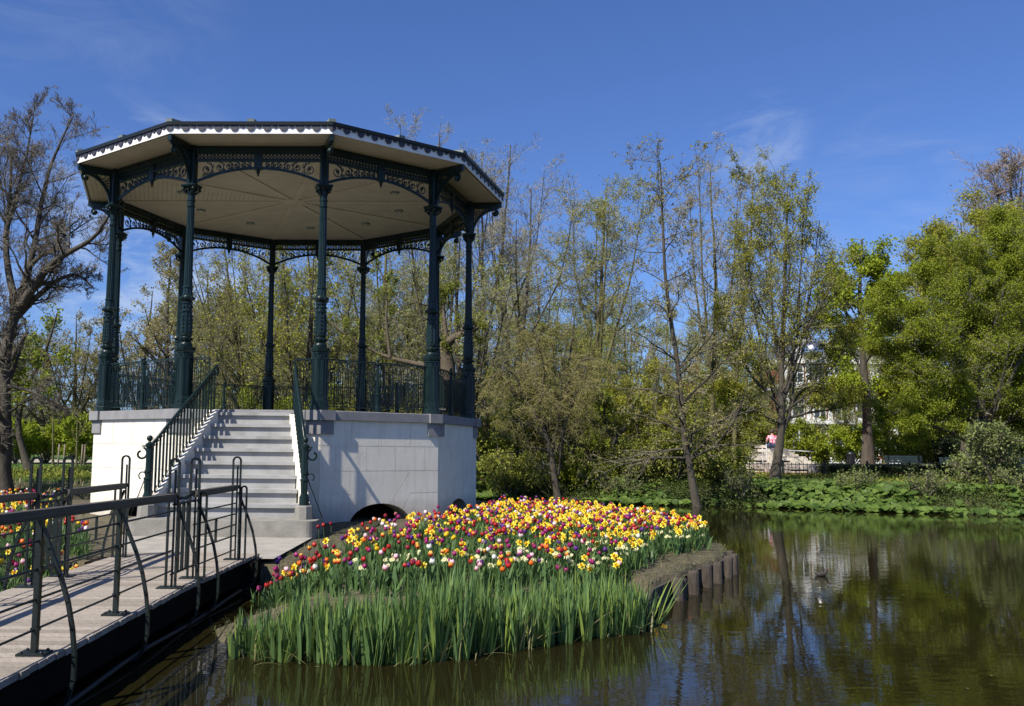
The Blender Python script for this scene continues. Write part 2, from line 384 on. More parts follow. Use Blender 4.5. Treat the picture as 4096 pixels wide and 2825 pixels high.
# ---------------------------------------------------------------- bandstand
BC = (-3.155, 20.30); PHI = -.0246; ZF = 2.285; RC = 4.0; RW = 4.1916
GZI = .25
BS = empty('bandstand', (BC[0], BC[1], GZI), 'ten sided cast iron bandstand with dark green columns, white scalloped roof edge and white base', 'bandstand')
def face_ang(k): return -pi/2 + k*pi/5 + PHI
def vert_ang(k): return face_ang(k) - pi/10
def vpos(k, r, z): a = vert_ang(k); return (BC[0]+r*cos(a), BC[1]+r*sin(a), z)
def fpt(k, u, r_ap, z):
    """point on face k: u along the face, r_ap distance from the axis"""
    a = face_ang(k); return (BC[0]+r_ap*cos(a)-u*sin(a), BC[1]+r_ap*sin(a)+u*cos(a), z)
def face_obj(name, me, k, parent, ap):
    """mesh built with x along the face, y inwards, z = world height; origin on the face middle"""
    o = bpy.data.objects.new(name, me); a = face_ang(k)
    link(o, parent, (ap*cos(a), ap*sin(a), -GZI), a + pi/2)
    if parent is not BS: o.location = (0,0,0); o.rotation_euler = (0,0,0)
    return o
APW = RW*cos(pi/10); HW = RW*sin(pi/10)
# base wall of one face (core with arch opening) and block slabs
mb = MB()
def arch_pts(n, w=.66, z0=.22, h=.385):
    return [(w*cos(pi - pi*i/n), z0 + h*sin(pi*i/n)) for i in range(n+1)]
ap_ = arch_pts(20)
core = [(-HW,.1),(-.66,.1)] + ap_ + [(.66,.1),(HW,.1),(HW,2.12),(-HW,2.12)]
half = lambda s: [(s*HW,.1),(s*.66,.1)] + [(s*abs(x),z) for x,z in ap_[:11]] + [(0,2.12),(s*HW,2.12)]
for s in (-1,1):
    p = half(s); p = p if s > 0 else p[::-1]
    n = len(p); mb.add([(x,.012,z) for x,z in p], [tuple(range(n))])
# reveal
rv = [(-.66,.1)] + ap_ + [(.66,.1)]
vs = [(x,.012,z) for x,z in rv] + [(x,.42,z) for x,z in rv]; n = len(rv)
mb.add(vs, [(i, i+1, n+i+1, n+i) for i in range(n-1)])
G = .006
def slab(pts):
    n = len(pts); cx = sum(p[0] for p in pts)/n; cz = sum(p[1] for p in pts)/n
    mb.poly_prism(pts, .003, .013)
def rect(u0, u1, z0, z1): slab([(u0+G,z0+G),(u1-G,z0+G),(u1-G,z1-G),(u0+G,z1-G)])
E0 = HW - .003
for a, b in ((-E0,-.646),(-.646,0),(0,.645),(.645,E0)): rect(a, b, 1.654, 2.118)
for a, b in ((-E0,-.97),(-.97,-.315),(-.315,.32),(.32,.975),(.975,E0)): rect(a, b, 1.20, 1.654)
arcf = lambda u: .22 + .385*sqrt(max(0, 1-(u/.66)**2))
def arcseg(u0, u1, n=8): return [(u0+(u1-u0)*i/n, arcf(u0+(u1-u0)*i/n)) for i in range(n+1)]
# left part, middle wedge, right part between the diagonal joints
slab([(-E0+G,.785+G),(-.652,.785+G),(-.49+G,arcf(-.49))] + arcseg(-.48,.20-G,12)[1:] + [(.20-G,arcf(.2)),(.646-G*2,1.2-G),(-E0+G,1.2-G)])
slab([(-E0+G,.1),(-.665,.1)] + [(-.66,.22)] + arcseg(-.66,-.495,6)[1:] + [(-.652-G,.785-G),(-E0+G,.785-G)])
slab(arcseg(.20+G,.485,8) + [(.49-G,arcf(.49)),(.652-G,.785+G),(E0-G,.785+G),(E0-G,1.2-G),(.646+G,1.2-G)])
slab([(.665,.1),(E0-G,.1),(E0-G,.785-G),(.652+G,.785-G)] + arcseg(.495,.66,6)[0:])
wall_me = mesh_of(mb, 'base_wall', STUCCO)
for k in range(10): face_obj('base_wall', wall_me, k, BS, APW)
# inner dark drum visible through arches, with a small vent hole shape
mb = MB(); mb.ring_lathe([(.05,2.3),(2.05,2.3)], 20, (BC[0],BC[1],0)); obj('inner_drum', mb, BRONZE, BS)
# coping with corner blocks and quoins
mb = MB()
def deca(r, z): return [vpos(k, r, z) for k in range(10)]
def ringband(mb, r0, z0, r1, z1):
    a = deca(r0,z0)+deca(r1,z1); mb.add(a, [(i,(i+1)%10,10+(i+1)%10,10+i) for i in range(10)])
ringband(mb, RW+.015, 2.118, RW+.055, 2.118); ringband(mb, RW+.055, 2.118, RW+.055, 2.275); ringband(mb, RW+.055, 2.275, RW+.04, 2.284); ringband(mb, RW+.04, 2.284, RC-.32, 2.284)
ringband(mb, RW-.1, 2.118, RW+.015, 2.118)
obj('coping', mb, GREYP, BS)
mb = MB(); t = [(*vpos(k, RC-.3, 2.278)[:2], 2.278) for k in range(10)]; mb.add(t, [tuple(range(10))]); obj('platform_floor', mb, STEP, BS)
for k in range(10):
    mb = MB()
    def corner(w, r, z0, z1):
        a0, a1 = face_ang(k-1), face_ang(k); c, s_ = cos(pi/10), sin(pi/10); ra = r*c
        P = lambda kk, u, q: fpt(kk, u, q, 0)[:2]
        hw = r*s_
        o1 = P(k-1, hw-w, ra); o2 = vpos(k, r, 0)[:2]; o3 = P(k, -hw+w, ra)
        i1 = P(k-1, hw-w, ra-.2); i3 = P(k, -hw+w, ra-.2)
        ring = [o1, o2, o3, i3, i1]; n = 5
        vs = [(*p, z0) for p in ring] + [(*p, z1) for p in ring]
        mb.add(vs, [tuple(range(n-1,-1,-1)), tuple(range(n,2*n))] + [(i,(i+1)%n,n+(i+1)%n,n+i) for i in range(n)])
    corner(.29, RW+.10, 2.112, 2.289); corner(.27, RW+.035, 1.862, 2.109)
    obj('corner_block', mb, GREYP, BS)

# columns
prof = [(0,.172,'o'),(.09,.172,'o'),(.10,.155,'o'),(.115,.155,'o'),(.20,.152,'o'),(.21,.142,'o'),(1.02,.136,'o'),(1.025,.15,'o'),(1.05,.15,'o'),(1.07,.165,'o'),(1.12,.172,'o'),(1.135,.172,'o'),
        (1.137,.12),(1.16,.125),(1.19,.126),(1.22,.11),(1.235,.085),(1.25,.088),(1.262,.12,'l'),(1.30,.13,'l'),(1.315,.10),(1.33,.09),(1.36,.105),(1.42,.112,'l'),(1.60,.112,'l'),(1.76,.098,'l'),(1.79,.098),(1.795,.108),(1.82,.108),(1.83,.092),(1.93,.092,'l'),(1.94,.10),(1.97,.10),
        (1.985,.085),(2.01,.115),(2.03,.14,'l'),(2.055,.142,'l'),(2.08,.11),(2.10,.092,'l'),(2.23,.083,'l'),(2.235,.093),(2.26,.093),(2.265,.082)]
mbp = MB(); mbp.ring_lathe(prof, 24)
for i in range(8):                       # raised panels and diamonds on the octagonal pedestal
    a = 2*pi*i/8; ca, sa = cos(a), sin(a)
    def q(u, z, r=.146): return (r*ca-u*sa, r*sa+u*ca, z)
    for u0, u1, z0, z1 in ((-.045,-.033,.27,.95),(.033,.045,.27,.95),(-.033,.033,.27,.285),(-.033,.033,.935,.95)):
        mbp.add([q(u0,z0),q(u1,z0),q(u1,z1),q(u0,z1),q(u0,z0,.13),q(u1,z0,.13),q(u1,z1,.13),q(u0,z1,.13)], [(0,1,2,3),(0,4,5,1),(1,5,6,2),(2,6,7,3),(3,7,4,0)])
    mbp.add([q(0,.965,.14),q(.03,.985,.14),q(0,1.012,.14),q(-.03,.985,.14),q(0,.987,.165)], [(0,1,4),(1,2,4),(2,3,4),(3,0,4)])
    mbp.sphere((.17*ca, .17*sa, .15), .012, 6, 4)
for i in range(6):                       # bosses and leaf ornament
    a = 2*pi*i/6; mbp.sphere((.1*cos(a), .1*sin(a), 1.88), .02, 6, 4)
    for j in range(5): mbp.sphere((.108*cos(a), .108*sin(a), 1.43+j*.07), .014, 5, 3)
mbs = MB(); mbs.ring_lathe([(2.265,.080,'f'),(3.74,.066,'f'),(3.76,.066),(3.765,.076),(3.79,.076),(3.80,.068),(3.87,.068),(3.875,.078),(3.90,.078),(3.905,.068),(4.0,.066)], 32)
mbc = MB(); mbc.ring_lathe([(3.98,.07),(4.0,.078,'l'),(4.05,.085,'l'),(4.09,.105,'l'),(4.11,.12,'l'),(4.125,.14,'s'),(4.15,.155,'s'),(4.17,.155,'s'),(4.172,.085,'s'),(4.19,.078,'s'),(4.92,.078,'s')], 24)
for i in range(4):
    a = pi/4 + i*pi/2
    mbc.sphere((.15*cos(a), .15*sin(a), 4.09), .032, 8, 5)
    mbc.tube([(.085*cos(a),.085*sin(a),4.01),(.11*cos(a),.11*sin(a),4.04),(.15*cos(a),.15*sin(a),4.09)], .018, 5)
    mbc.sphere((.115*cos(a+pi/4), .115*sin(a+pi/4), 4.07), .022, 6, 4)
# bracket carrying the eaves: local +x points outwards
mbb = MB()
mbb.box(.07,.74,-.038,.038,4.80,4.905); mbb.box(.07,.68,-.03,.03,4.765,4.80)
cv = [(.08,4.22),(.10,4.33),(.15,4.45),(.22,4.56),(.31,4.65),(.41,4.715),(.50,4.745),(.57,4.755)]
for (x0,z0),(x1,z1) in zip(cv, cv[1:]): mbb.bar((x0,0,z0),(x1,0,z1), .06, .04, (0,1,0), .006)
sc_ = []
for i in range(14):
    a = pi*.6 - i*.42; r = .085 - i*.0045; sc_.append((.585+r*cos(a), 0, 4.67+r*sin(a)))
for p, q2 in zip(sc_, sc_[1:]): mbb.bar(p, q2, .055, .02, (0,1,0), .004)
mbb.cs = False; mbb.sphere((.59,0,4.655), .06, 10, 6); mbb.bar((.08,0,4.2),(.08,0,4.8),.05,.05)
for i in range(9):                        # diamond lattice between curve and post
    x = .12 + i*.055
    zc = np.interp(x, [c[0] for c in cv], [c[1] for c in cv])
    for dx in (.09,-.09):
        z1 = 4.77; x1 = x + dx*(z1-zc)/.12*.9
        x1 = min(max(x1,.1),.6)
        if z1-zc > .02: mbb.bar((x,0,zc),(x1,0,z1), .012, .01, (0,1,0))
for j in range(7):
    z = 4.36+j*.055; xm = np.interp(z, [c[1] for c in cv], [c[0] for c in cv])
    mbb.bar((.09,0,z+.04),(xm,0,z), .012, .01, (0,1,0)); mbb.bar((.09,0,z-.03),(xm,0,z+.01), .012, .01, (0,1,0))
ME = {n: mesh_of(m, n, IRON) for n, m in (('pedestal',mbp),('shaft',mbs),('capital',mbc),('bracket',mbb))}
for k in range(10):
    a = vert_ang(k)
    c = bpy.data.objects.new('column', ME['shaft']); link(c, BS, (RC*cos(a), RC*sin(a), ZF-GZI), a)
    for nme in ('pedestal','capital','bracket'):
        o = bpy.data.objects.new(nme, ME[nme]); link(o, c)

# arch spandrels, frieze, beam for one face; x along, y inwards, z world
APC = RC*cos(pi/10); HC = RC*sin(pi/10)
def spiral(mb, cx, cz, r0, turns, a0, sgn, w=.012, n=12, y=0, th=.016):
    pts = []
    for i in range(n+1):
        t = i/n; r = r0*(1-.82*t); a = a0 + sgn*turns*2*pi*t; pts.append((cx+r*cos(a), y, cz+r*sin(a)))
    for p, q in zip(pts, pts[1:]): mb.bar(p, q, th, w, (0,1,0), .002)
mba = MB()
za = lambda u: 6.53 + .265*(1-abs(u/1.17)**2.1)
us = np.linspace(-1.17, 1.17, 33)
for a, b in zip(us, us[1:]): mba.bar((a,0,za(a)),(b,0,za(b)), .05, .028, (0,1,0), .004)
mba.box(-1.17,1.17,-.03,.03,6.915,6.945)
for s in (-1,1):
    u = 1.13
    while u > .16:
        g0, g1 = za(u)+.015, 6.912; h = (g1-g0); r = h/2*.92
        u2 = u - r*1.02
        if u2 < .12: break
        g0 = za(u2)+.015; h = g1-g0; r = h/2*.93; c = (g0+g1)/2
        spiral(mba, s*u2, c, r, 1.35, pi/2, s, w=.014)
        spiral(mba, s*(u2), c, r*.45, .8, -pi/2, -s, w=.010, n=7)
        mba.sphere((s*u2,0,c), max(.008,r*.16), 6, 4)
        for dz in (-1,1): # small leaves in the corners
            mba.bar((s*(u2-r*.95),0,c+dz*r*.2),(s*(u2-r*.55),0,c+dz*r*.98), .014, .016, (0,1,0))
            mba.bar((s*(u2-r*.95),0,c+dz*r*.75),(s*(u2-r*1.1),0,c+dz*r*.35), .014, .012, (0,1,0))
        u = u2 - r*1.0
mba.box(-.075,.075,-.035,.035,6.76,7.06)
mba.ring_lathe([(-.13,.004),(-.105,.02),(-.095,.012),(-.07,.028),(-.03,.038),(0,.03),(.02,.05),(.03,.05)], 8, (0,0,6.76))
mbf = MB()                                  # frieze
mbf.box(-1.18,1.18,-.035,.035,7.075,7.20); mbf.box(-1.18,1.18,-.03,.03,6.955,6.972)
mbf.box(-1.18,1.18,-.02,.02,7.06,7.075)
n = 34
for i in range(n):
    u = -1.17 + 2.34*(i+.5)/n
    mbf.bar((u-.034,0,6.972),(u+.034,0,7.06), .016, .014, (0,1,0)); mbf.bar((u+.034,0,6.972),(u-.034,0,7.06), .016, .014, (0,1,0))
    mbf.box(u-.014,u+.014,-.01,.01,7.002,7.03); mbf.box(u+.026,u+.042,-.009,.009,6.972,7.06)
mbl = MB()                                   # plain ledge inside
# railing of one face
def panel(mb, u0, u1):
    mb.box(u0,u1,-.022,.022,3.215,3.238); mb.box(u0,u1,-.012,.012,2.36,2.378); mb.box(u0,u1,-.008,.008,3.195,3.205)
    n = max(1, round((u1-u0)/.168)); p = (u1-u0)/n; b = .012
    for i in range(n):
        c = u0 + (i+.5)*p; w = .036
        for s in (-1,1):
            mb.box(c+s*w-b/2,c+s*w+b/2,-b/2,b/2,2.50,3.02)
            mb.tube([(c+s*p/2*.98,0,2.37),(c+s*p/2*.98,0,3.08),(c+s*(p/2-.02),0,3.15),(c+s*.018,0,3.20)], b*.6, 4)
            spiral(mb, c+s*.035, 2.425, .036, .9, pi/2 if s > 0 else pi/2, -s, w=.008, n=8, th=.009)
        for zc, d in ((3.02,1),(2.50,-1)):
            pts = [(c+w*cos(a),0,zc+d*w*sin(a)) for a in np.linspace(0,pi,7)]
            mb.tube(pts, b*.6, 4)
        mb.box(c-b/2,c+b/2,-b/2,b/2,2.37,3.19)
    for s_, u in ((1,u0),(-1,u1)): mb.box(u-.008,u+.008,-.008,.008,2.30,3.22)
mbr = MB(); panel(mbr, -1.10, -.065); panel(mbr, .065, 1.10)
mbn = MB(); mbn.ring_lathe([(0,.06,'o'),(.10,.06,'o'),(.11,.048),(.14,.045,'l'),(.32,.05,'l'),(.33,.056),(.36,.056),(.37,.04),(.42,.045,'l'),(.47,.045),(.48,.052),(.50,.052),(.51,.036,'f'),(.88,.034,'f'),(.885,.042),(.90,.05),(.935,.052),(.94,.03),(.955,.016)], 16, (0,0,ZF)); mbn.sphere((0,0,3.275), .036, 10, 6)
F = {n: mesh_of(m, n, IRON) for n, m in (('arch_spandrel',mba),('frieze',mbf),('railing',mbr),('newel_post',mbn))}
for k in range(10):
    face_obj('arch_spandrel', F['arch_spandrel'], k, BS, APC)
    face_obj('frieze', F['frieze'], k, BS, APC)
    if k != 0:
        o = face_obj('railing', F['railing'], k, BS, APC); n_ = face_obj('newel_post', F['newel_post'], k, o, APC)
for s in (-1,1):
    mb = MB(); panel(mb, min(s*.78,s*1.10), max(s*.78,s*1.10)); mb.box(s*.78-.012,s*.78+.012,-.012,.012,2.285,3.22)
    face_obj('railing', mesh_of(mb, 'railing', IRON), 0, BS, APC)

# ceiling: boards parallel to each side, ribs, soffit, lights
ZC = 7.215
mb = MB()
bw = .098
for k in range(10):
    r = .14
    while r < 4.69*cos(pi/10):
        r1 = min(r+bw, 4.69*cos(pi/10))
        t = math.tan(pi/10)
        a = [fpt(k, s*rr*t, rr, ZC) for s, rr in ((-1,r+.006),(1,r+.006),(1,r1),(-1,r1))]
        mb.add(a, [(0,1,2,3)])
        r = r1 if r1 > r + .01 else 99
ce = obj('ceiling', mb, CEIL, BS)
mb = MB(); mb.add([(*vpos(k, 4.70, 0)[:2], ZC+.012) for k in range(10)], [tuple(range(9,-1,-1))]); o = obj('board_backing', mb, CEILG, ce)
for k in range(10):
    mb = MB(); a = vert_ang(k); d = (cos(a), sin(a))
    p0 = (BC[0]+d[0]*.25, BC[1]+d[1]*.25, ZC-.012); p1 = (BC[0]+d[0]*3.9, BC[1]+d[1]*3.9, ZC-.012)
    mb.bar(p0, p1, .12, .024); o = obj('ceiling_rib', mb, CEIL, ce)
mb = MB(); mb.ring_lathe([(ZC-.045,.16),(ZC-.03,.27),(ZC,.27)], 20, (BC[0],BC[1],0)); obj('centre_boss', mb, CEIL, ce)
for k in range(10):
    x, y, _ = fpt(k, 0, 2.47, 0)
    mb = MB(); mb.ring_lathe([(ZC-.035,.075),(ZC-.03,.10),(ZC-.004,.11)], 16, (x,y,0)); l_ = obj('downlight', mb, CAPG, ce)
    mb = MB(); mb.ring_lathe([(ZC-.040,.055),(ZC-.036,.056)], 12, (x,y,0)); obj('lens', mb, GLASS, l_)
# roof, fascia, scallops, caps
RF = 4.755; RR = 4.80
mb = MB()
ringband(mb, RF-.03, 7.205, RF, 7.205); ringband(mb, RF, 7.205, RF, 7.37); ringband(mb, RF, 7.37, RF-.03, 7.37)
ringband(mb, RF-.03, 7.37, RF-.03, 7.205)
fas = obj('fascia', mb, WHITE, BS)
mb = MB(); ringband(mb, RR-.1, 7.355, RR, 7.355); ringband(mb, RR, 7.355, RR+.012, 7.413); ringband(mb, RR+.012, 7.413, RR-.05, 7.418)
obj('rim', mb, BLACK, fas)
mb = MB(); ringband(mb, RR-.05, 7.418, .3, 8.25); mb.add(deca(.3, 8.25), [tuple(range(10))]); obj('roof', mb, ROOFM, BS)
mb = MB()
# sag strip soffit edge line
hwf = (RF+.016)*sin(pi/10); apf = (RF+.016)*cos(pi/10)
mb.box(-hwf+.003,hwf-.003,-.004,.008,7.35,7.372)
P = 2*hwf/10
for i in range(11):
    c = -hwf + i*P
    def tongue(c, w, zb, y):
        a0, a1 = 0, pi
        if i == 0 and abs(c+hwf) < .01: a1 = pi/2
        if i == 10 and abs(c-hwf) < .01: a0 = pi/2
        an = np.linspace(a0, a1, 9)
        pts = [(c + w*cos(a), zb+w - w*sin(a)) for a in an]
        xs = [p[0] for p in pts]
        pts = [(max(xs),7.36)] + pts + [(min(xs),7.36)]
        mb.poly_prism(pts, y, y+.011)
    tongue(c, .072, 7.25, -.006)
    if i < 10: tongue(c+P/2, .048, 7.305, -.0055)
sm_ = mesh_of(mb, 'scalloped_edge', NAVY)
for k in range(10):
    o = face_obj('scalloped_edge', sm_, k, BS, apf); o.parent = fas
for k in range(20):
    mb = MB(); a = vert_ang(0) + k*pi/10; r = 4.78 if k % 2 == 0 else 4.78*cos(pi/10)
    c = (BC[0]+r*cos(a), BC[1]+r*sin(a))
    d = Vector((cos(a), sin(a), 0)); p0 = Vector((c[0],c[1],7.43)); p1 = p0 - d*.45 + Vector((0,0,.08))
    mb.bar(p0, p1, .13, .085); obj('ridge_cap', mb, CAPG, BS)

# staircase
ST = MB(); nst = 9
def stx(k): return -3.78-.056*k, -2.48+.066*k
for k in range(8):
    z = 2.232-.212*k; y = 16.2-.3*k; xl, xr = stx(k)
    ST.box(xl-.02, xr+.02, y-.03, y+.34 if k else y+.6, z-.055, z)         # tread with nosing
    ST.box(xl, xr, y+.02, y+.34 if k else y+.6, z-.212, z-.056)
stair = obj('staircase', ST, STEP, BS)
mb = MB()
def rounded(mb, x0, x1, y0, y1, z0, z1, r, n=6):
    pts = []
    for cx, cy, a0 in ((x0+r,y0+r,pi),(x1-r,y0+r,1.5*pi)):
        pts += [(cx+r*cos(a0+pi/2*i/n), cy+r*sin(a0+pi/2*i/n)) for i in range(n+1)]
    pts += [(x1,y1),(x0,y1)]; m = len(pts)
    mb.add([(x,y,z0) for x,y in pts]+[(x,y,z1) for x,y in pts], [tuple(range(m-1,-1,-1)), tuple(range(m,2*m))]+[(i,(i+1)%m,m+(i+1)%m,m+i) for i in range(m)])
rounded(mb, -4.47, -1.66, 13.45, 14.4, .12, .545, .17)
obj('bottom_step', mb, STEPF, stair)
for s, xs in ((-1,(-4.26,-3.84)),(1,(-1.89,-2.42))):
    mb = MB(); mb.ring_lathe([(.545,.135,'o'),(.73,.125,'o'),(.75,.115,'o')], 24, (xs[0],13.9,0)); obj('newel_base', mb, STEPF, stair)
    mb = MB(); x0, x1 = xs                    # sloping white string wall
    o_ = .07
    ht, hb = (2.27,.82) if s < 0 else (2.20,.76)
    V0 = [(x0,14.02,.50),(x1,16.28,.50),(x1,16.28,ht),(x1,16.15,ht),(x0,14.02,hb)]
    for sgn in (-1,1):
        pass
    A_ = [(p[0]-o_,p[1],p[2]) for p in V0]; B_ = [(p[0]+o_,p[1],p[2]) for p in V0]; n = 5
    mb.add(A_+B_, [tuple(range(n)), tuple(range(2*n-1,n-1,-1))]+[((i+1)%n,i,n+i,n+(i+1)%n) for i in range(n)])
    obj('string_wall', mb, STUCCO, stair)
    # newel, handrail, balusters
    mb = MB(); c = (x0,13.9,.75)
    mb.ring_lathe([(0,.075,'o'),(.13,.072,'o'),(.14,.062),(.16,.062),(.17,.054,'l'),(.36,.062,'l'),(.37,.07),(.39,.07),(.40,.05),(.46,.055,'l'),(.47,.062),(.50,.062),(.51,.05,'f'),(.84,.046,'f'),(.85,.058),(.87,.06),(.90,.062),(.92,.03),(.94,.02)], 16, c)
    mb.sphere((x0,13.9,1.735), .048, 10, 6)
    obj('newel_post', mb, IRON, stair)
    mb = MB(); top = Vector((x1,16.2,3.02)); bot = Vector((x0,13.95,1.62))
    dr = top-bot
    rl = [bot, bot+dr*.5, bot+dr*.93, top+Vector((0,0,.035)), top+Vector((0,.10,.05)), top+Vector((0,.17,0)), top+Vector((0,.18,-.07)), top+Vector((0,.13,-.11)), top+Vector((0,.08,-.08)), top+Vector((0,.10,-.045))]
    mb.tube(rl, .027, 8)
    h_ = obj('stair_handrail', mb, IRON, stair)
    mb = MB(); nb = 20
    for i in range(nb):
        t = (i+.7)/nb; p = bot + dr*t; zb = .80 + (2.24-.80)*min(1,(p.y-14.02)/2.13)+.03
        mb.bar((p.x,p.y,zb),(p.x,p.y,p.z-.02), .024, .042, (0,1,0))
        mb.sphere((p.x,p.y,p.z-.10), .022, 6, 4); mb.sphere((p.x,p.y,zb+.09), .020, 6, 4)
        if i < nb-1:
            for zz, q in ((p.z-.07,1),(zb+.06,-1)):
                cc = Vector((p.x,p.y+.045,zz+.03)); pts = [cc+Vector((0,.04*cos(a),.04*sin(a)*q)) for a in np.linspace(-.3,pi*1.2,7)]
                mb.tube(pts, .007, 4)
    obj('balusters', mb, IRON, h_)
    mb = MB()                                   # scrolls on the outside of the newel
    so = -1 if s < 0 else 1
    def scroll(c, r, a0, turns, w):
        pts = [(c[0]+so*r*(1-.6*i/14)*cos(a0+turns*2*pi*i/14)*-1, c[1], c[2]+r*(1-.6*i/14)*sin(a0+turns*2*pi*i/14)) for i in range(15)]
        for p, q in zip(pts, pts[1:]): mb.bar(p, q, .03, w, (0,1,0), .003)
    scroll((x0+so*.12,13.9,1.50), .10, pi*.4, -.9 , .014)
    mb.tube([(x0+so*.05,13.9,1.62),(x0+so*.11,13.9,1.615)], .012, 5)
    mb.tube([(x0+so*.04,13.9,1.16),(x0+so*.10,13.92,1.0),(x0+so*.2,13.95,.75),(x0+so*.27,13.97,.56)], .008, 5)
    pts = [(x0+so*(.09-.055*cos(a)),13.9,1.17+.055*sin(a)) for a in np.linspace(-.2,4.3,12)]
    mb.tube(pts, .010, 5)
    obj('scroll', mb, IRON, stair)

# paved slab between stair and bridge
mb = MB(); mb.add([(-3.75,11.05,.292),(-1.85,11.05,.292),(-1.7,13.6,.31),(-4.6,13.6,.31)], [(0,1,2,3)])
o = obj('paving', mb, SLAB); tag(o, kind='structure')

# ---------------------------------------------------------------- footbridge
BR = empty('footbridge', (-2.95, 6.5, 0), 'arched timber footbridge with curved green iron railings leading to the bandstand stairs', 'bridge')
rng = random.Random(4)
def dxr(y): return np.interp(y, [0,5,8.5,11.2], [-2.34,-2.31,-2.22,-2.06])
def dxl(y): return np.interp(y, [0,7.8,11.2], [-3.70,-3.66,-3.60])
def dz(y): return .35 + 0*y
mb = MB(); y = 0.4
while y < 11.1:
    wd = .118; j = rng.uniform(-.012,.012)
    z = .35 + rng.uniform(-.002,.002)
    xl, xr = dxl(y)-.03+j*.4, dxr(y)+.03+rng.uniform(-.006,.008)
    mb.box(xl, xr, y+.003, y+wd-.003, z-.04, z); y += wd
obj('deck', mb, DECKP, BR)
for f, xo in ((dxr,-.05),(dxl,.05)):
    mb = MB(); ys = np.linspace(.4,11.2,8)
    for a, b in zip(ys, ys[1:]): mb.bar((f(a)+xo,a,.20),(f(b)+xo,b,.20), .12, .21)
    obj('side_beam', mb, BEAM, BR)
mb = MB(); mb.box(-3.9,-2.0,10.5,11.02,-.5,.30); mb.box(-3.7,-2.15,5.2,5.5,-.5,.1)
obj('abutment', mb, BEAM, BR)  # near-black colour stands in for the shadow under the bridge end
mb = MB(); pts = [(dxr(y)+.06, y, .03+.02*sin(y*2)) for y in np.linspace(.5,10.2,18)]; mb.tube(pts, .018, 6); obj('conduit', mb, PIPE, BR)
def upost(mb, x, y, ztop, w=.075, along=True, zb=.35):
    """inverted U of flat bar"""
    r = w/2
    pts = [(0,zb)] ; 
    arc = [(-r*cos(a), ztop-r+r*sin(a)) for a in np.linspace(0,pi,9)]
    ln = [(-r,zb)] + arc + [(r,zb)]
    P = [((x, y+u, z) if along else (x+u, y, z)) for u, z in ln]
    upv = (1,0,0) if along else (0,1,0)
    for p, q in zip(P, P[1:]): mb.bar(p, q, .019, .026, upv, .004)
def railing(side):
    f = dxr if side > 0 else dxl
    rt = empty_part = bpy.data.objects.new('bridge_railing', None)
    link(rt, BR, (0,0,0)); WL[rt.name] = WL[BR.name].copy()
    if side > 0: posts = [3.0,4.35,5.67,7.0]; ends = [8.33,8.95,10.45]
    else: posts = [2.9,4.4,5.8,7.1]; ends = [8.30,9.0,10.62]
    rail = lambda y: 1.165 + .013*max(0, 8.3-y)
    sgn = side
    def px(y): return f(y) - sgn*.09
    for y in posts + ends:
        mb = MB(); x = px(y); hi = y in ends
        if hi:
            upost(mb, x, y, 1.50, .085, False); mb.box(x-.008,x+.008,y+.03,y+.05,.35,1.40)
            mb.box(x-.11,x+.11,y-.07,y+.07,.35,.362)
            if y != ends[0]: upost(mb, x+sgn*.085, y+.02, 1.17, .06, False)
        else:
            mb.box(x-.016,x+.016,y-.024,y+.024,.35,rail(y)-.04); mb.box(x-.085,x+.085,y-.07,y+.07,.352,.366)
            for i in (-1,1):
                for j in (-1,1): mb.sphere((x+i*.062,y+j*.048,.369), .012, 6, 4)
            mb.box(x-.024,x+.024,y-.028,y+.028,.848,.872); mb.box(x-.022,x+.022,y-.028,y+.028,.49,.512)
        obj('post', mb, IRON2, rt)
        mb = MB(); yb = y + (.0 if not hi else .05)    # outward bowed brace
        cvp = [(.0,1.10),(.045,.98),(.115,.82),(.17,.66),(.205,.50),(.225,.34),(.225,.20),(.20,.10),(.15,.03)]
        P = [(x+sgn*(u+.02), yb, z) for u, z in cvp]
        for p, q in zip(P, P[1:]): mb.bar(p, q, .034, .022, (1,0,0), .004)
        mb.bar(P[-1], (P[-1][0]-sgn*.12, yb, -.0), .05, .02)
        obj('brace', mb, IRON2, rt)
    allp = posts + ends
    segs = [(1.2,posts[0])] + list(zip(posts, posts[1:])) + [(posts[-1],ends[0]),(ends[1],ends[2])]
    mb = MB()
    for a, b in segs:
        hs = (.50,.68,.86,1.03) if b < ends[2] else (.46,.98)
        for h in hs: mb.tube([(px(a),a,h),(px(b),b,h)], .0082, 6, False)
    a, b = ends[1], ends[2]
    for h in (.62,.74,.86): mb.tube([(px(a),a,h),(px(b),b,h)], .009, 6, False)
    ym = (a+b)/2; mb.box(px(ym)-.012,px(ym)+.012,ym-.012,ym+.012,.62,.86)
    obj('horizontal_rods', mb, IRON2, rt)
    mb = MB(); a, b = ends[0], ends[1]            # pickets in the narrow bay
    for h in (.47,1.09): mb.tube([(px(a),a,h),(px(b),b,h)], .011, 6)
    for i in range(3):
        y = a+.12+(b-a-.24)*(i+.5)/3; mb.box(px(y)-.012,px(y)+.012,y-.02,y+.02,.46,1.10)
    mb.tube([(px(a),a,1.16),(px(a)+.04,(a+b)/2,1.13),(px(b),b,1.16)], .012, 6); mb.tube([(px(a)+.03,a,1.12),(px(b),b,1.17)], .009, 6)
    obj('pickets', mb, IRON2, rt)
    for a, b in ((1.2,ends[0]-.02),(ends[1]+.02,ends[2]-.02)):
        mb = MB(); ys = np.linspace(a,b,10)
        for p, q in zip(ys, ys[1:]):
            mb.bar((px(p),p,rail(p)),(px(q),q,rail(q)), .072, .044, ext=.001); mb.bar((px(p),p,rail(p)-.032),(px(q),q,rail(q)-.032), .04, .019, ext=.001)
        obj('handrail', mb, RAILW, rt)
railing(1); railing(-1)

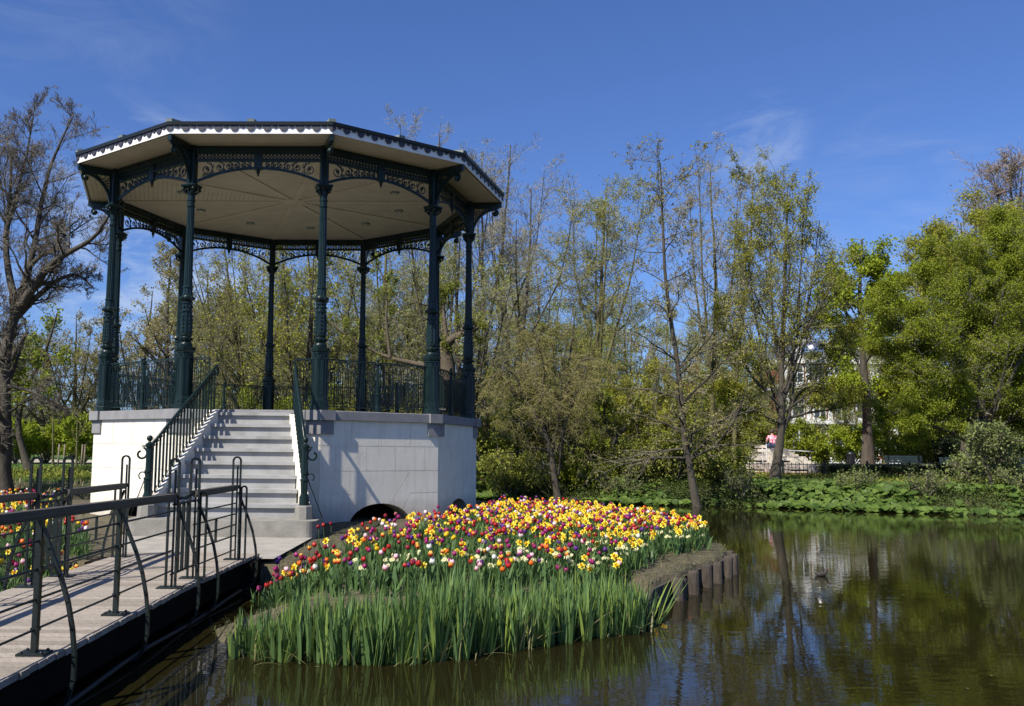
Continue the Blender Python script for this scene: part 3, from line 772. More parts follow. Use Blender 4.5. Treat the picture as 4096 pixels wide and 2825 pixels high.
# ---------------------------------------------------------------- trees
def norm(v): return v/np.maximum(np.linalg.norm(v, axis=-1, keepdims=True), 1e-9)
def tubes(P, R, s):
    """P (B,K,3), R (B,K) -> vertices, quads"""
    B, K, _ = P.shape
    T = np.empty_like(P); T[:,1:-1] = P[:,2:]-P[:,:-2]; T[:,0] = P[:,1]-P[:,0]; T[:,-1] = P[:,-1]-P[:,-2]; T = norm(T)
    ref = np.where(np.abs(T[:,:1,2:3]) < .9, np.array([0,0,1.]), np.array([1.,0,0]))
    ref = np.broadcast_to(ref, T.shape); U = norm(ref - T*(ref*T).sum(-1,keepdims=True)); W = np.cross(T, U)
    a = 2*pi*np.arange(s)/s
    V = P[:,:,None,:] + R[:,:,None,None]*(U[:,:,None,:]*np.cos(a)[None,None,:,None] + W[:,:,None,:]*np.sin(a)[None,None,:,None])
    base = (np.arange(B)*K*s)[:,None,None]; k = (np.arange(K-1)*s)[None,:,None]; j = np.arange(s)[None,None,:]; j2 = (j+1)%s
    Q = np.stack([base+k+j, base+k+j2, base+k+s+j2, base+k+s+j], -1).reshape(-1,4)
    return V.reshape(-1,3), Q
def merge(parts):
    Vs, Qs, o = [], [], 0
    for V, Q in parts: Vs.append(V); Qs.append(Q+o); o += len(V)
    return np.concatenate(Vs), np.concatenate(Qs)
def resample(pts, K, g=None, wob=0):
    pts = np.array(pts, float); d = np.r_[0, np.cumsum(np.linalg.norm(np.diff(pts, axis=0), axis=1))]
    # smooth through a Catmull-Rom pass
    t = np.linspace(0, d[-1], K); out = np.stack([np.interp(t, d, pts[:,i]) for i in range(3)], 1)
    for _ in range(2): out[1:-1] = (out[:-2]+2*out[1:-1]+out[2:])/4
    if wob and g is not None:
        n = g.normal(size=(K,3))*wob; n[0] = 0
        out = out + np.cumsum(n, 0)*.5
    return out
def spawn(P, R, n, g, t0=.2, t1=1., ang=55, dang=12, ln=.5, taper=.6, up=.1, wob=.12, K=5, rr=.40, rmin=.005, tip=.28, absl=None, grav=0, flat=0):
    B, Kp, _ = P.shape
    t = g.uniform(t0, t1, (B, n)); t = np.sort(t, 1)
    f = t*(Kp-1); i = np.minimum(f.astype(int), Kp-2); fr = (f-i)[...,None]
    bi = np.arange(B)[:,None]
    pos = P[bi,i]*(1-fr) + P[bi,i+1]*fr; T = norm(P[bi,i+1]-P[bi,i]); r = R[bi,i]*(1-fr[...,0]) + R[bi,i+1]*fr[...,0]
    plen = np.linalg.norm(np.diff(P, axis=1), axis=-1).sum(1)[:,None]
    if absl is not None: plen = np.full_like(plen, absl)
    q = g.normal(size=pos.shape); q -= T*(q*T).sum(-1,keepdims=True); q = norm(q)
    if flat: q[...,2] *= (1-flat); q = norm(q)
    a = np.radians(g.normal(ang, dang, t.shape))[...,None]
    D = norm(T*np.cos(a) + q*np.sin(a)); D[...,2] += up; D = norm(D)
    Ln = plen*ln*(1-taper*t)*g.uniform(.6,1.25,t.shape)
    D = D.reshape(-1,3); pos = pos.reshape(-1,3); Ln = Ln.reshape(-1); r = r.reshape(-1)
    out = np.empty((len(D), K, 3)); out[:,0] = pos; st = (Ln/(K-1))[:,None]
    for k in range(1, K):
        D = D + g.normal(size=D.shape)*wob; D[:,2] += up*.5 - grav*k/K; D = norm(D)
        out[:,k] = out[:,k-1] + D*st
    r0 = np.maximum(r*rr, rmin)
    RR_ = r0[:,None]*np.linspace(1, tip, K)[None,:]; RR_ = np.maximum(RR_, rmin*.6)
    return out, RR_
def leaves_np(pos, g, size, up=.4, asp=.62, jit=.08):
    n = len(pos); pos = pos + g.normal(size=pos.shape)*jit
    d = norm(g.normal(size=(n,3)) + np.array([0,0,-.1])); nn = norm(g.normal(size=(n,3)) + np.array([0,0,up*3]))
    s = norm(np.cross(nn, d)); L_ = size*g.uniform(.6,1.35,(n,1)); h = np.cross(d, s)*L_*.12
    V = np.stack([pos, pos+d*L_*.5+s*L_*asp*.5+h, pos+d*L_, pos+d*L_*.5-s*L_*asp*.5+h], 1).reshape(-1,3)
    return V, np.arange(n*4).reshape(-1,4)
def sample_on(P, n, g, t0=0.):
    B, K, _ = P.shape; b = g.integers(0, B, n); f = g.uniform(t0,1,n)*(K-1); i = np.minimum(f.astype(int), K-2); fr = (f-i)[:,None]
    return P[b,i]*(1-fr)+P[b,i+1]*fr
def build_tree(name, label, cat, base, axes, levels, bark=BARK, twig=TWG, leafspec=None, seed=0, group=None, rmin=.0055, thick=1, sides0=8, cut=1):
    """axes: list of (points, r0, r1) drawn by hand; levels: list of spawn kwargs; first `cut` levels belong to the trunk mesh"""
    g = np.random.default_rng(seed); rt = empty(name, tuple(base), label, cat, group)
    parts, K0 = [], 14
    P = np.stack([resample(a[0], K0, g, .012*np.linalg.norm(np.array(a[0][-1])-np.array(a[0][0]))/3) for a in axes])
    R = np.stack([np.linspace(a[1], a[2], K0) for a in axes])
    P_all = P; flare = R.copy(); flare[0,0] *= 1.5; flare[0,1] *= 1.15
    parts.append(tubes(P, flare, sides0)); fine = []
    cur, cR_ = P, R
    stash = [P]
    for i, lv in enumerate(levels):
        lv = dict(lv); n = lv.pop('n'); lv.setdefault('rmin', rmin)
        cur, cR_ = spawn(cur, cR_, n, g, **lv)
        (parts if i < cut else fine).append(tubes(cur, cR_, 5 if i < cut else 3)); stash.append(cur)
    V, Q = merge(parts); np_obj('trunk', V, Q, bark, rt, smooth=True)
    if fine: V, Q = merge(fine); np_obj('branches', V, Q, twig, rt)
    if leafspec:
        ls = leafspec if isinstance(leafspec, list) else [leafspec]
        for (m, n, size, lev, jit) in ls:
            V, Q = leaves_np(sample_on(stash[lev], n, g, .15), g, size, jit=jit); np_obj('foliage', V, Q, m, rt)
    return rt
def copy_tree(src, loc, rz, s, label, group=None):
    r = src.copy(); col.objects.link(r); r.location = loc; r.rotation_euler = (0,0,rz); r.scale = (s,s,s*1.03); r['label'] = label
    if group: r['group'] = group
    for ch in list(src.children):
        c = ch.copy(); col.objects.link(c); c.parent = r
    return r
def gz(p): return (p[0], p[1], gh(p[0], p[1]))

# --- big gnarled tree at the left edge (drawn limb by limb)
D = 25
def A(pts, d=D, w=0): return [at(x, y, d + w*i) for i, (x, y) in enumerate(pts)]
b = at(18, 1850, D); b = (b[0], b[1], gh(b[0], b[1])-.05)
tr1 = [b] + A([(20,1700),(6,1540),(22,1380),(45,1300),(70,1240)])
build_tree('bare_tree', 'big gnarled bare tree with heavy forking limbs at the left edge of the picture', 'tree', b,
  [(tr1, 0.259, 0.132),
   (A([(70,1240),(95,1130),(120,1060),(150,940),(175,800),(205,640),(250,560),(300,460)], D, .05), 0.122, 0.018),
   (A([(60,1250),(150,1130),(200,1045),(290,1000),(360,965),(410,905),(435,850)], D, -.25), 0.137, 0.030),
   (A([(70,1240),(30,1100),(15,950),(35,800),(50,640),(20,540)], D, .2), 0.122, 0.018),
   (A([(55,1280),(150,1180),(230,1120),(290,1090),(330,1110),(375,1160)], D, .3), 0.101, 0.018),
   (A([(110,1080),(170,1010),(240,1010),(255,930),(330,870)], D, .2), 0.072, 0.012),
   (A([(25,1540),(110,1560),(190,1600),(250,1680)], D, -.2), 0.058, 0.012),
   (A([(20,950),(70,760),(110,620),(140,430)], D, .3), 0.072, 0.012),
   (A([(20,1450),(-60,1250),(-120,1000),(-80,800)], D, 0), 0.115, 0.018)],
  [dict(n=15, ang=50, ln=.45, up=.22, wob=.24, K=7, rr=.38, t0=.15, tip=.3), dict(n=11, ang=48, ln=.55, up=.18, wob=.28, K=5, t0=.1), dict(n=9, ang=45, ln=.6, up=.14, wob=.28, K=4, t0=.1), dict(n=3, ang=42, ln=.65, up=.1, wob=.25, K=3)],
  bark=BARK, twig=TWD, seed=3, rmin=.0055)
b = gz(at(-10, 1840, 29))
build_tree('ivy_tree', 'dark leafy ivy covered tree stem behind the gnarled bare tree', 'tree', b,
  [([b, at(-5,1600,29), at(40,1450,29), at(110,1330,29)], .2, .06)],
  [dict(n=12, ang=60, ln=.45, up=.05, wob=.2, K=5, t0=.3), dict(n=6, ang=50, ln=.5, K=4), dict(n=4, ang=50, ln=.5, K=3)], leafspec=(LG, 2600, .11, 3, .1), twig=TWD, seed=8)
b = gz(at(120, 1845, 31))
build_tree('leafy_tree', 'thin dark leafed tree leaning behind the bare tree', 'tree', b,
  [([b, at(60,1700,31), at(110,1540,31), at(190,1400,31), at(230,1260,31)], .13, .03)],
  [dict(n=12, ang=60, ln=.35, up=.05, wob=.2, K=5, t0=.3), dict(n=6, ang=50, ln=.5, K=4), dict(n=3, ang=50, ln=.5, K=3)], leafspec=(LG, 1800, .10, 3, .1), twig=TWD, seed=9)

# --- generic kinds
def vase(name, label, X, Yb, top, d, seed, width=1., twig=TWG, bark=BARK, leafspec=None, nst=5, n1=14, n2=11, n3=8, n4=0, r0=.16, cat='tree', group=None, fork=.25, lnk=.50, ang=55, up=.10):
    g = np.random.default_rng(seed+1000)
    b = at(X, Yb, d); b = (b[0], b[1], gh(b[0], b[1])-.03); tp = at(top[0], top[1], d); H = tp[2]-b[2]
    def pt(f, dx, dy=0): return (b[0]+(tp[0]-b[0])*f+dx, b[1]+dy, b[2]+H*f)
    ax = [([b, pt(fork*.5, g.normal()*.05), pt(fork, g.normal()*.1), pt(.6, g.normal()*.15), pt(1, 0)], r0, .02)]
    for i in range(nst):
        a = 2*pi*i/nst + g.uniform(-.3,.3); w = width*g.uniform(.6,1.1)
        ax.append(([pt(fork*g.uniform(.75,1.1), 0), pt(fork+.15, cos(a)*w*.45, sin(a)*w*.45), pt(.66, cos(a)*w*.85, sin(a)*w*.85), pt(g.uniform(.82,1.), cos(a)*w*1.1, sin(a)*w*1.1)], r0*.42, .012))
    lv = [dict(n=n1, ang=ang, ln=lnk*.9, up=up, wob=.19, K=7, t0=.2, absl=H*.58), dict(n=n2, ang=52, ln=.48, up=.06, wob=.24, K=5, t0=.1), dict(n=n3, ang=50, ln=.52, up=.04, wob=.26, K=4, t0=.1)]
    if n4: lv.append(dict(n=n4, ang=45, ln=.6, wob=.2, K=3))
    return build_tree(name, label, cat, b, ax, lv, bark=bark, twig=twig, leafspec=leafspec, seed=seed, group=group)
def leader(name, label, pts, d, seed, r0=.16, twig=TWD, bark=BARK, leafspec=None, n1=40, ln=.30, ang=68, up=.03, n2=12, n3=8, t0=.25, taper=.65, cat='tree', flat=.3, group=None, grav=0, n4=0, rt=.02):
    P = [at(x, y, d) for x, y in pts]; P[0] = (P[0][0], P[0][1], gh(P[0][0], P[0][1])-.05)
    lv = [dict(n=n1, ang=ang, ln=ln, up=up, wob=.14, K=7, t0=t0, taper=taper, rr=.42, flat=flat, grav=grav), dict(n=n2, ang=48, ln=.5, up=.03, wob=.2, K=5, t0=.15, flat=.3), dict(n=n3, ang=48, ln=.5, up=.03, wob=.22, K=4, t0=.1)]
    if n4: lv.append(dict(n=n4, ang=45, ln=.6, wob=.2, K=3))
    return build_tree(name, label, cat, P[0], [(P, r0, rt)], lv, bark=bark, twig=twig, leafspec=leafspec, seed=seed, group=group)

# leaning alder on the right bank of the island channel
leader('alder', 'tall dark leaning alder rooted at the water on the far bank', [(2800,1990),(2755,1880),(2737,1700),(2727,1570),(2712,1430),(2690,1270),(2672,1040),(2662,900),(2655,640)], 27.2, 11, r0=.115, n1=40, ln=.25, twig=TWD, leafspec=[(LB, 5000, .07, 3, .03), (LO, 1600, .07, 3, .04)], n2=10, n3=6, t0=.15, taper=.4)
vase('grey_tree', 'tall grey twin stemmed tree behind the leaning alder', 2850, 1880, (2840,670), 34, 12, width=1.3, twig=TWG, bark=BARKM, nst=3, r0=.14, leafspec=(LB, 3500, .07, 3, .04), n1=19, n2=12, fork=.3)
leader('slender_tree', 'slender pale green tree with a curved stem right of the grey twin stemmed tree', [(2935,1880),(2935,1650),(2945,1420),(2975,1200),(2995,1000),(2998,690)], 34, 13, r0=.10, bark=BARKM, twig=TWG, leafspec=(LY, 5200, .075, 3, .05), n1=30, ln=.28, ang=55, up=.12, t0=.35)
vase('spring_tree', 'tall yellow green budding tree with a mossy trunk between the willow and the alder', 2375, 1880, (2440,740), 36, 14, width=1.7, twig=TWG, bark=BARKM, leafspec=(LY, 20000, .065, 3, .08), nst=4, r0=.15, n1=16, n2=11, fork=.35)
# three tall bare trees right of the bandstand
for i, (X, tx, ty, dd) in enumerate(((1950,1935,640,37),(2014,2035,590,38),(2056,2120,760,36))):
    vase('bare_tree', ['tall straight bare tree just right of the bandstand roof', 'tallest grey bare tree right of the bandstand', 'spreading bare tree left of the budding yellow green tree'][i], X, 1880, (tx,ty), dd, 20+i, width=(1.2,1.3,2.0)[i], twig=TWG, nst=3, r0=.12, n1=15, n2=10, n3=7, fork=.42, leafspec=(LB, 1500, .07, 3, .03))
vase('bare_tree', 'bare tree whose top twigs stick up above the bandstand roof', 1760, 1880, (1770,520), 38, 27, width=2.0, twig=TWG, nst=5, n1=17, n2=11, leafspec=(LB, 2500, .07, 3, .03))
# yellow-green tree near the stone steps
P_ = [(3096,1920),(3105,1850),(3134,1755),(3133,1650),(3136,1500),(3150,1200),(3165,760)]
b = at(*P_[0], 29); b = (b[0], b[1], gh(b[0], b[1])-.05)
ax = [([b]+[at(x,y,29) for x,y in P_[1:]], .145, .02)]
for xs in ([(3134,1640),(3060,1450),(3010,1200),(2985,900)], [(3134,1600),(3200,1400),(3250,1150),(3290,880)], [(3135,1560),(3090,1300),(3080,1000),(3090,800)], [(3134,1580),(3190,1350),(3215,1000),(3220,800)], [(3134,1680),(3230,1650),(3340,1640),(3420,1610)], [(3134,1700),(3010,1640),(2930,1600),(2880,1560)], [(3134,1650),(3260,1560),(3350,1450),(3400,1330)], [(3134,1640),(3020,1520),(2950,1420),(2910,1250)]):
    ax.append(([at(x,y,29+(i*.25 if len(ax)%2 else -i*.25)) for i,(x,y) in enumerate(xs)], .052, .012))
build_tree('maple', 'many stemmed yellow green tree leaning over the fence beside the stone steps', 'tree', b, ax,
  [dict(n=16, ang=42, ln=.42, up=.2, wob=.14, K=6, t0=.1), dict(n=10, ang=45, ln=.5, up=.1, wob=.2, K=5), dict(n=7, ang=45, ln=.5, K=4)], twig=TWD, bark=BARK, leafspec=(LY, 52000, .06, 3, .07), seed=31)
# lime green tree in front of the villa
P_ = [(3469,1824),(3466,1617),(3445,1480),(3430,1300),(3425,1150),(3430,960)]
b = at(3469,1830,44); b = (b[0], b[1], gh(b[0], b[1])-.05)
ax = [([b]+[at(x,y,44) for x,y in P_[1:]], .27, .04)]
for xs in ([(3466,1560),(3380,1440),(3320,1330),(3300,1200)], [(3440,1480),(3520,1360),(3560,1240),(3590,1110)], [(3430,1350),(3360,1200),(3330,1080)], [(3430,1300),(3500,1160),(3520,1040)], [(3466,1620),(3560,1540),(3640,1500)], [(3466,1600),(3390,1560),(3330,1520)]):
    ax.append(([at(x,y,44+(i*.5 if len(ax)%2 else -i*.5)) for i,(x,y) in enumerate(xs)], .10, .025))
build_tree('lime_tree', 'bright lime green leafy tree standing in front of the villa', 'tree', b, ax,
  [dict(n=11, ang=50, ln=.32, up=.12, wob=.16, K=6, t0=.2), dict(n=7, ang=48, ln=.5, K=5), dict(n=4, ang=45, ln=.5, K=3)], bark=BARK, twig=TWD, leafspec=(LYB, 26000, .15, 3, .18), seed=33, rmin=.01)

LWI = leaf('leaf_willow_gold', (.22,.25,.035), (.15,.19,.025), (.27,.29,.045))
# twisted willow
d = 29.3
b = at(2235, 1915, d); b = (b[0], b[1], gh(b[0], b[1])-.05)
ax = [([b]+[at(x,y,d) for x,y in ((2205,1820),(2178,1725),(2115,1620),(2060,1555))], .12, .04)]
for i, xs in enumerate(([(2178,1725),(2165,1600),(2180,1480),(2150,1370)], [(2205,1820),(2240,1650),(2255,1500),(2270,1350)], [(2115,1620),(2090,1500),(2110,1400),(2080,1330)], [(2235,1900),(2250,1750),(2290,1600),(2340,1470)], [(2060,1555),(2010,1520),(1975,1480)], [(2178,1725),(2230,1600),(2300,1520),(2380,1500)], [(2115,1620),(2050,1480),(1985,1480),(1945,1570)], [(2255,1560),(2330,1430),(2410,1440),(2460,1540)], [(2150,1500),(2130,1400),(2180,1300),(2240,1290)], [(2200,1780),(2130,1700),(2050,1680),(2000,1740)], [(2225,1800),(2300,1690),(2370,1670),(2420,1730)], [(2180,1700),(2120,1450),(2180,1320)])):
    ax.append(([at(x,y,d+(i%3-1)*.4*j) for j,(x,y) in enumerate(xs)], .042, .012))
build_tree('twisted_willow', 'twisted willow with drooping golden corkscrew twigs beside the bandstand base', 'tree', b, ax,
  [dict(n=13, ang=50, ln=.62, up=.15, wob=.35, K=8, t0=.25, grav=.6), dict(n=9, ang=45, ln=.65, up=-.05, wob=.45, K=8, grav=.3, t0=.1), dict(n=5, ang=45, ln=.7, up=-.1, wob=.45, K=6, grav=.3)], twig=TWY, bark=BARK, leafspec=(LWI, 15000, .04, 3, .03), seed=41)
vase('willow', 'thin stemmed olive green willow right of the twisted willow', 2265, 1900, (2300,1240), 31, 42, width=1.2, twig=TWY, leafspec=(LO, 7000, .06, 3, .05), r0=.09, fork=.1, n1=12)
# dark crooked tree in the middle of the far bank
b = gz(at(2440, 1900, 31))
build_tree('crooked_tree', 'small dark crooked tree bent over the bank between the willow and the alder', 'tree', b,
  [([b]+[at(x,y,31) for x,y in ((2450,1790),(2465,1745),(2500,1720),(2530,1670),(2530,1620))], .14, .05), ([at(x,y,31) for x,y in ((2455,1770),(2420,1700),(2410,1600))], .06, .02)],
  [dict(n=12, ang=60, ln=.5, up=.1, wob=.25, K=6, t0=.3), dict(n=8, ang=50, ln=.5, K=5), dict(n=4, ang=45, K=4)], twig=TWD, leafspec=(LO, 4500, .07, 3, .06), seed=43)

# --- trees seen through the bandstand
leader('larch', 'golden brown conical tree seen between the left columns of the bandstand', [(672,1850),(670,1600),(674,1400),(680,1200),(690,1000)], 45, 50, r0=.24, n1=60, ln=.36, ang=65, up=.08, taper=.8, t0=.05, twig=TWP, leafspec=(LB, 9000, .11, 3, .08), n2=9, n3=5)
k = 0
tplA = vase('birch', 'pinkish brown budding tree in the distance left of the bandstand', 180, 1830, (190,1330), 62, 51, width=3, twig=TWP, leafspec=(LB, 7000, .12, 3, .1), nst=5, n1=12, n2=8, n3=5, r0=.2, group='distant pinkish budding trees')
lab = 'distant pinkish brown budding tree in the row behind the lawn and bandstand'
tplA['label'] = lab
for X, s, z_ in ((60,1.0,.4),(290,1.12,1.5),(400,1.0,2.2),(560,1.3,3.),(830,1.5,.8),(960,1.45,1.9),(1080,1.2,4.),(1180,1.1,5.1),(1400,1.2,2.7),(-60,1.1,1.1)):
    p = at(X, 1830, 60+ (k*3)%7); k += 1
    copy_tree(tplA, (p[0], p[1], gh(p[0],p[1])), z_, s, lab, 'distant pinkish budding trees')
vase('oak', 'leafing tree with long curved limbs behind the middle of the bandstand', 1000, 1860, (900,930), 37, 53, width=2.4, twig=TWD, bark=BARKM, leafspec=(LY, 6000, .09, 3, .09), nst=6, n1=16, n2=11, r0=.17, fork=.2)
vase('hornbeam', 'yellow green leafy tree behind the stairs seen under the bandstand roof', 1200, 1860, (1230,930), 34, 54, width=2.4, twig=TWD, bark=BARK, leafspec=(LY, 14000, .09, 3, .12), nst=6, n1=16, n2=11, fork=.18)
vase('beech', 'dense twiggy brown green tree seen between the right hand columns', 1560, 1860, (1540,850), 36, 55, width=2.6, twig=TWG, bark=BARKM, leafspec=(LO, 9000, .085, 3, .10), nst=7, n1=17, n2=12, fork=.15)
vase('elm', 'twiggy olive tree in front of the tall bare trees right of the columns', 1850, 1880, (1830,950), 33, 56, width=2.0, twig=TWG, bark=BARK, leafspec=(LO, 9000, .08, 3, .10), nst=6, n1=16, n2=11, fork=.15)
# broken pale trunk behind the right columns, with low mossy limbs
d = 31
b = gz(at(1790, 1880, d))
build_tree('broken_tree', 'old broken tree with a thick pale trunk and torn limb behind the right columns', 'tree', b,
  [([b, at(1795,1600,d), at(1788,1480,d), at(1782,1400,d), at(1768,1372,d)], .34, .24),
   ([at(1775,1385,d), at(1810,1355,d-.3), at(1850,1335,d-.5), at(1905,1312,d-.7)], .17, .10),
   ([at(1790,1380,d), at(1778,1290,d), at(1772,1220,d), at(1790,1170,d)], .10, .03),
   ([at(1790,1500,d), at(1690,1460,d), at(1600,1445,d), at(1520,1425,d), at(1450,1380,d), at(1370,1335,d), at(1320,1290,d)], .11, .03),
   ([at(1560,1430,d), at(1545,1280,d), at(1555,1150,d), at(1500,1040,d)], .06, .02)],
  [dict(n=9, ang=55, ln=.35, up=.2, wob=.2, K=6, t0=.35, absl=3.2), dict(n=8, ang=50, ln=.55, K=5, wob=.25), dict(n=6, ang=45, ln=.5, K=4)], bark=mat('bark_torn', (.075,.06,.038), (.13,.10,.065), scale=3, rough=.95, bump=.8, bscale=12), twig=TWD, leafspec=(LO, 9000, .07, 3, .06), seed=57)

tplB = vase('tree', 'olive', 2150, 1860, (2150,1020), 50, 58, width=2.6, twig=TWG, bark=BARKM, leafspec=(LO, 15000, .11, 3, .14), nst=6, n1=14, n2=10, n3=6, r0=.2, fork=.15, group='olive green trees of the far background')
lab = 'olive green twiggy tree in the background beyond the promenade'; tplB['label'] = lab
for i_, (X, d, s) in enumerate(((2500,48,.72),(2300,54,.8),(2680,52,.75),(2850,50,.7),(1990,47,.8),(1750,50,.85),(1480,48,.8),(1260,52,.85),(1060,50,.8),(3650,60,1.),(3900,58,1.),(4120,62,1.1),(2400,60,.85),(2950,66,.9),(1620,60,1.),(820,58,.8),(2230,62,.8),(3390,66,.62),(3540,66,.8),(3140,60,.7))):
    q_ = at(X, 1830, d); copy_tree(tplB, (q_[0], q_[1], gh(q_[0],q_[1])), i_*1.3, s, lab, 'olive green trees of the far background')

# --- right hand side: big fresh green trees
def bigtree(name, label, X, Yb, d, pts, seed, m, nl, sz, r0=.3, twig=TWD, ang=60, bark=BARK, n1=16, n2=10, n3=7, jit=.12, ln=.5, up=.08, rmin=.009):
    b = at(X, Yb, d); b = (b[0], b[1], gh(b[0], b[1])-.05); g = np.random.default_rng(seed+500); ax = []
    for i, pp in enumerate(pts):
        w_ = g.uniform(-1,1)
        ax.append(([b if i == 0 else at(pp[0][0], pp[0][1], d)]+[at(x,y,d+w_*(j+1)*.55) for j,(x,y) in enumerate(pp[1:])], r0*.6 if i == 0 else r0*.27, .025))
    return build_tree(name, label, 'tree', b, ax, [dict(n=n1, ang=ang, ln=ln, up=up, wob=.12, K=7, t0=.2, flat=.55), dict(n=n2, ang=50, ln=.55, K=5, flat=.75, wob=.14, up=.02), dict(n=n3, ang=48, ln=.55, K=4, flat=.75, up=0, wob=.12)], bark=bark, twig=twig, leafspec=[(m, nl, sz, 3, jit), (m, int(nl*.3), sz, 3, jit*2.)], seed=seed, rmin=rmin)
bigtree('field_maple', 'largest dense fresh green tree filling the right side above the hedge', 3930, 1900, 32, [
  [(3930,1900),(3930,1700),(3900,1500),(3880,1250),(3870,1050)], [(3930,1750),(3800,1580),(3640,1450),(3520,1360)], [(3930,1700),(3760,1520),(3600,1300),(3560,1210)], [(3920,1650),(3800,1350),(3720,1150),(3700,1060)], [(3920,1700),(4050,1500),(4150,1250),(4180,1000)],
  [(3930,1800),(3780,1720),(3640,1680),(3540,1640)], [(3930,1780),(4060,1650),(4200,1550)], [(3900,1500),(4000,1250),(4040,1040)], [(3930,1800),(3820,1640),(3700,1580),(3590,1520)]], 61, LG, 250000, .056, jit=.075, n1=17, n2=12)
bigtree('field_maple', 'fresh green tree at the right edge behind the far bench', 4170, 1900, 34, [
  [(4170,1900),(4170,1600),(4150,1300),(4130,980)], [(4170,1700),(4050,1500),(3990,1300),(3960,1120)], [(4170,1750),(4040,1650),(3950,1600)], [(4170,1700),(4300,1400),(4300,1200)], [(4160,1400),(4080,1150),(4060,980)]], 62, LG, 150000, .06, jit=.085)
bigtree('elm', 'pale yellow green tree crown rising behind the dense green tree', 3860, 1860, 46, [
  [(3860,1860),(3860,1400),(3850,1150),(3840,900)], [(3860,1350),(3750,1120),(3680,1010)], [(3860,1300),(3930,1050),(3980,880)], [(3860,1250),(3790,1020),(3770,930)]], 63, LY, 26000, .12, r0=.35, jit=.15)
bigtree('copper_tree', 'tall brownish bare tree at the top right behind the green trees', 4080, 1860, 52, [
  [(4080,1860),(4080,1300),(4080,950),(4100,640)], [(4080,1200),(3960,950),(3880,800)], [(4080,1150),(4000,850),(3970,700)], [(4080,1100),(4180,850),(4220,640)], [(4080,1000),(4040,760),(4030,650)]], 64, LB, 2500, .09, r0=.4, twig=TWP, n1=19, n2=13, n3=8, ang=45, up=.2, rmin=.012)
bigtree('elder', 'light green leafy sapling leaning over the bank at the right end of the shore', 3970, 2000, 26.6, [
  [(3970,2010),(3960,1900),(3935,1800),(3900,1720)], [(3965,1950),(4010,1850),(4060,1760)], [(3968,1990),(3880,1900),(3820,1850)], [(3968,2000),(4040,1940),(4080,1900)], [(3960,1900),(3990,1800),(4020,1700)]], 65, LP, 5200, .085, r0=.07, jit=.08, rmin=.006)

# --- understorey shrubs
def shrub(name, label, X, d, top, wid, seed, m, nl, sz, twig=TWD, cat='shrub', base=None, group=None, n0=9):
    """bush spreading from the ground: X photo column, top photo row, wid metres"""
    g = np.random.default_rng(seed+70); b = at(X, 1880, d); b = (b[0], b[1], gh(b[0],b[1])-.05); H = at(X, top, d)[2]-b[2]; ax = []
    for i in range(n0):
        a = 2*pi*i/n0+g.uniform(-.4,.4); w_ = wid*.5*g.uniform(.35,1.); h_ = H*g.uniform(.65,.95)*(1-.25*(w_/(wid*.5))**2)
        ax.append(([b, (b[0]+cos(a)*w_*.35, b[1]+sin(a)*w_*.35, b[2]+h_*.4), (b[0]+cos(a)*w_*.75, b[1]+sin(a)*w_*.75, b[2]+h_*.75), (b[0]+cos(a)*w_, b[1]+sin(a)*w_, b[2]+h_)], .035, .012))
    return build_tree(name, label, cat, b, ax, [dict(n=9, ang=50, ln=.42, up=.1, wob=.2, K=5, t0=.15), dict(n=7, ang=50, ln=.5, K=4), dict(n=4, ang=50, ln=.5, K=3)], bark=TWD, twig=twig, leafspec=(m, nl, sz, 3, .09), seed=seed, group=group, sides0=5)
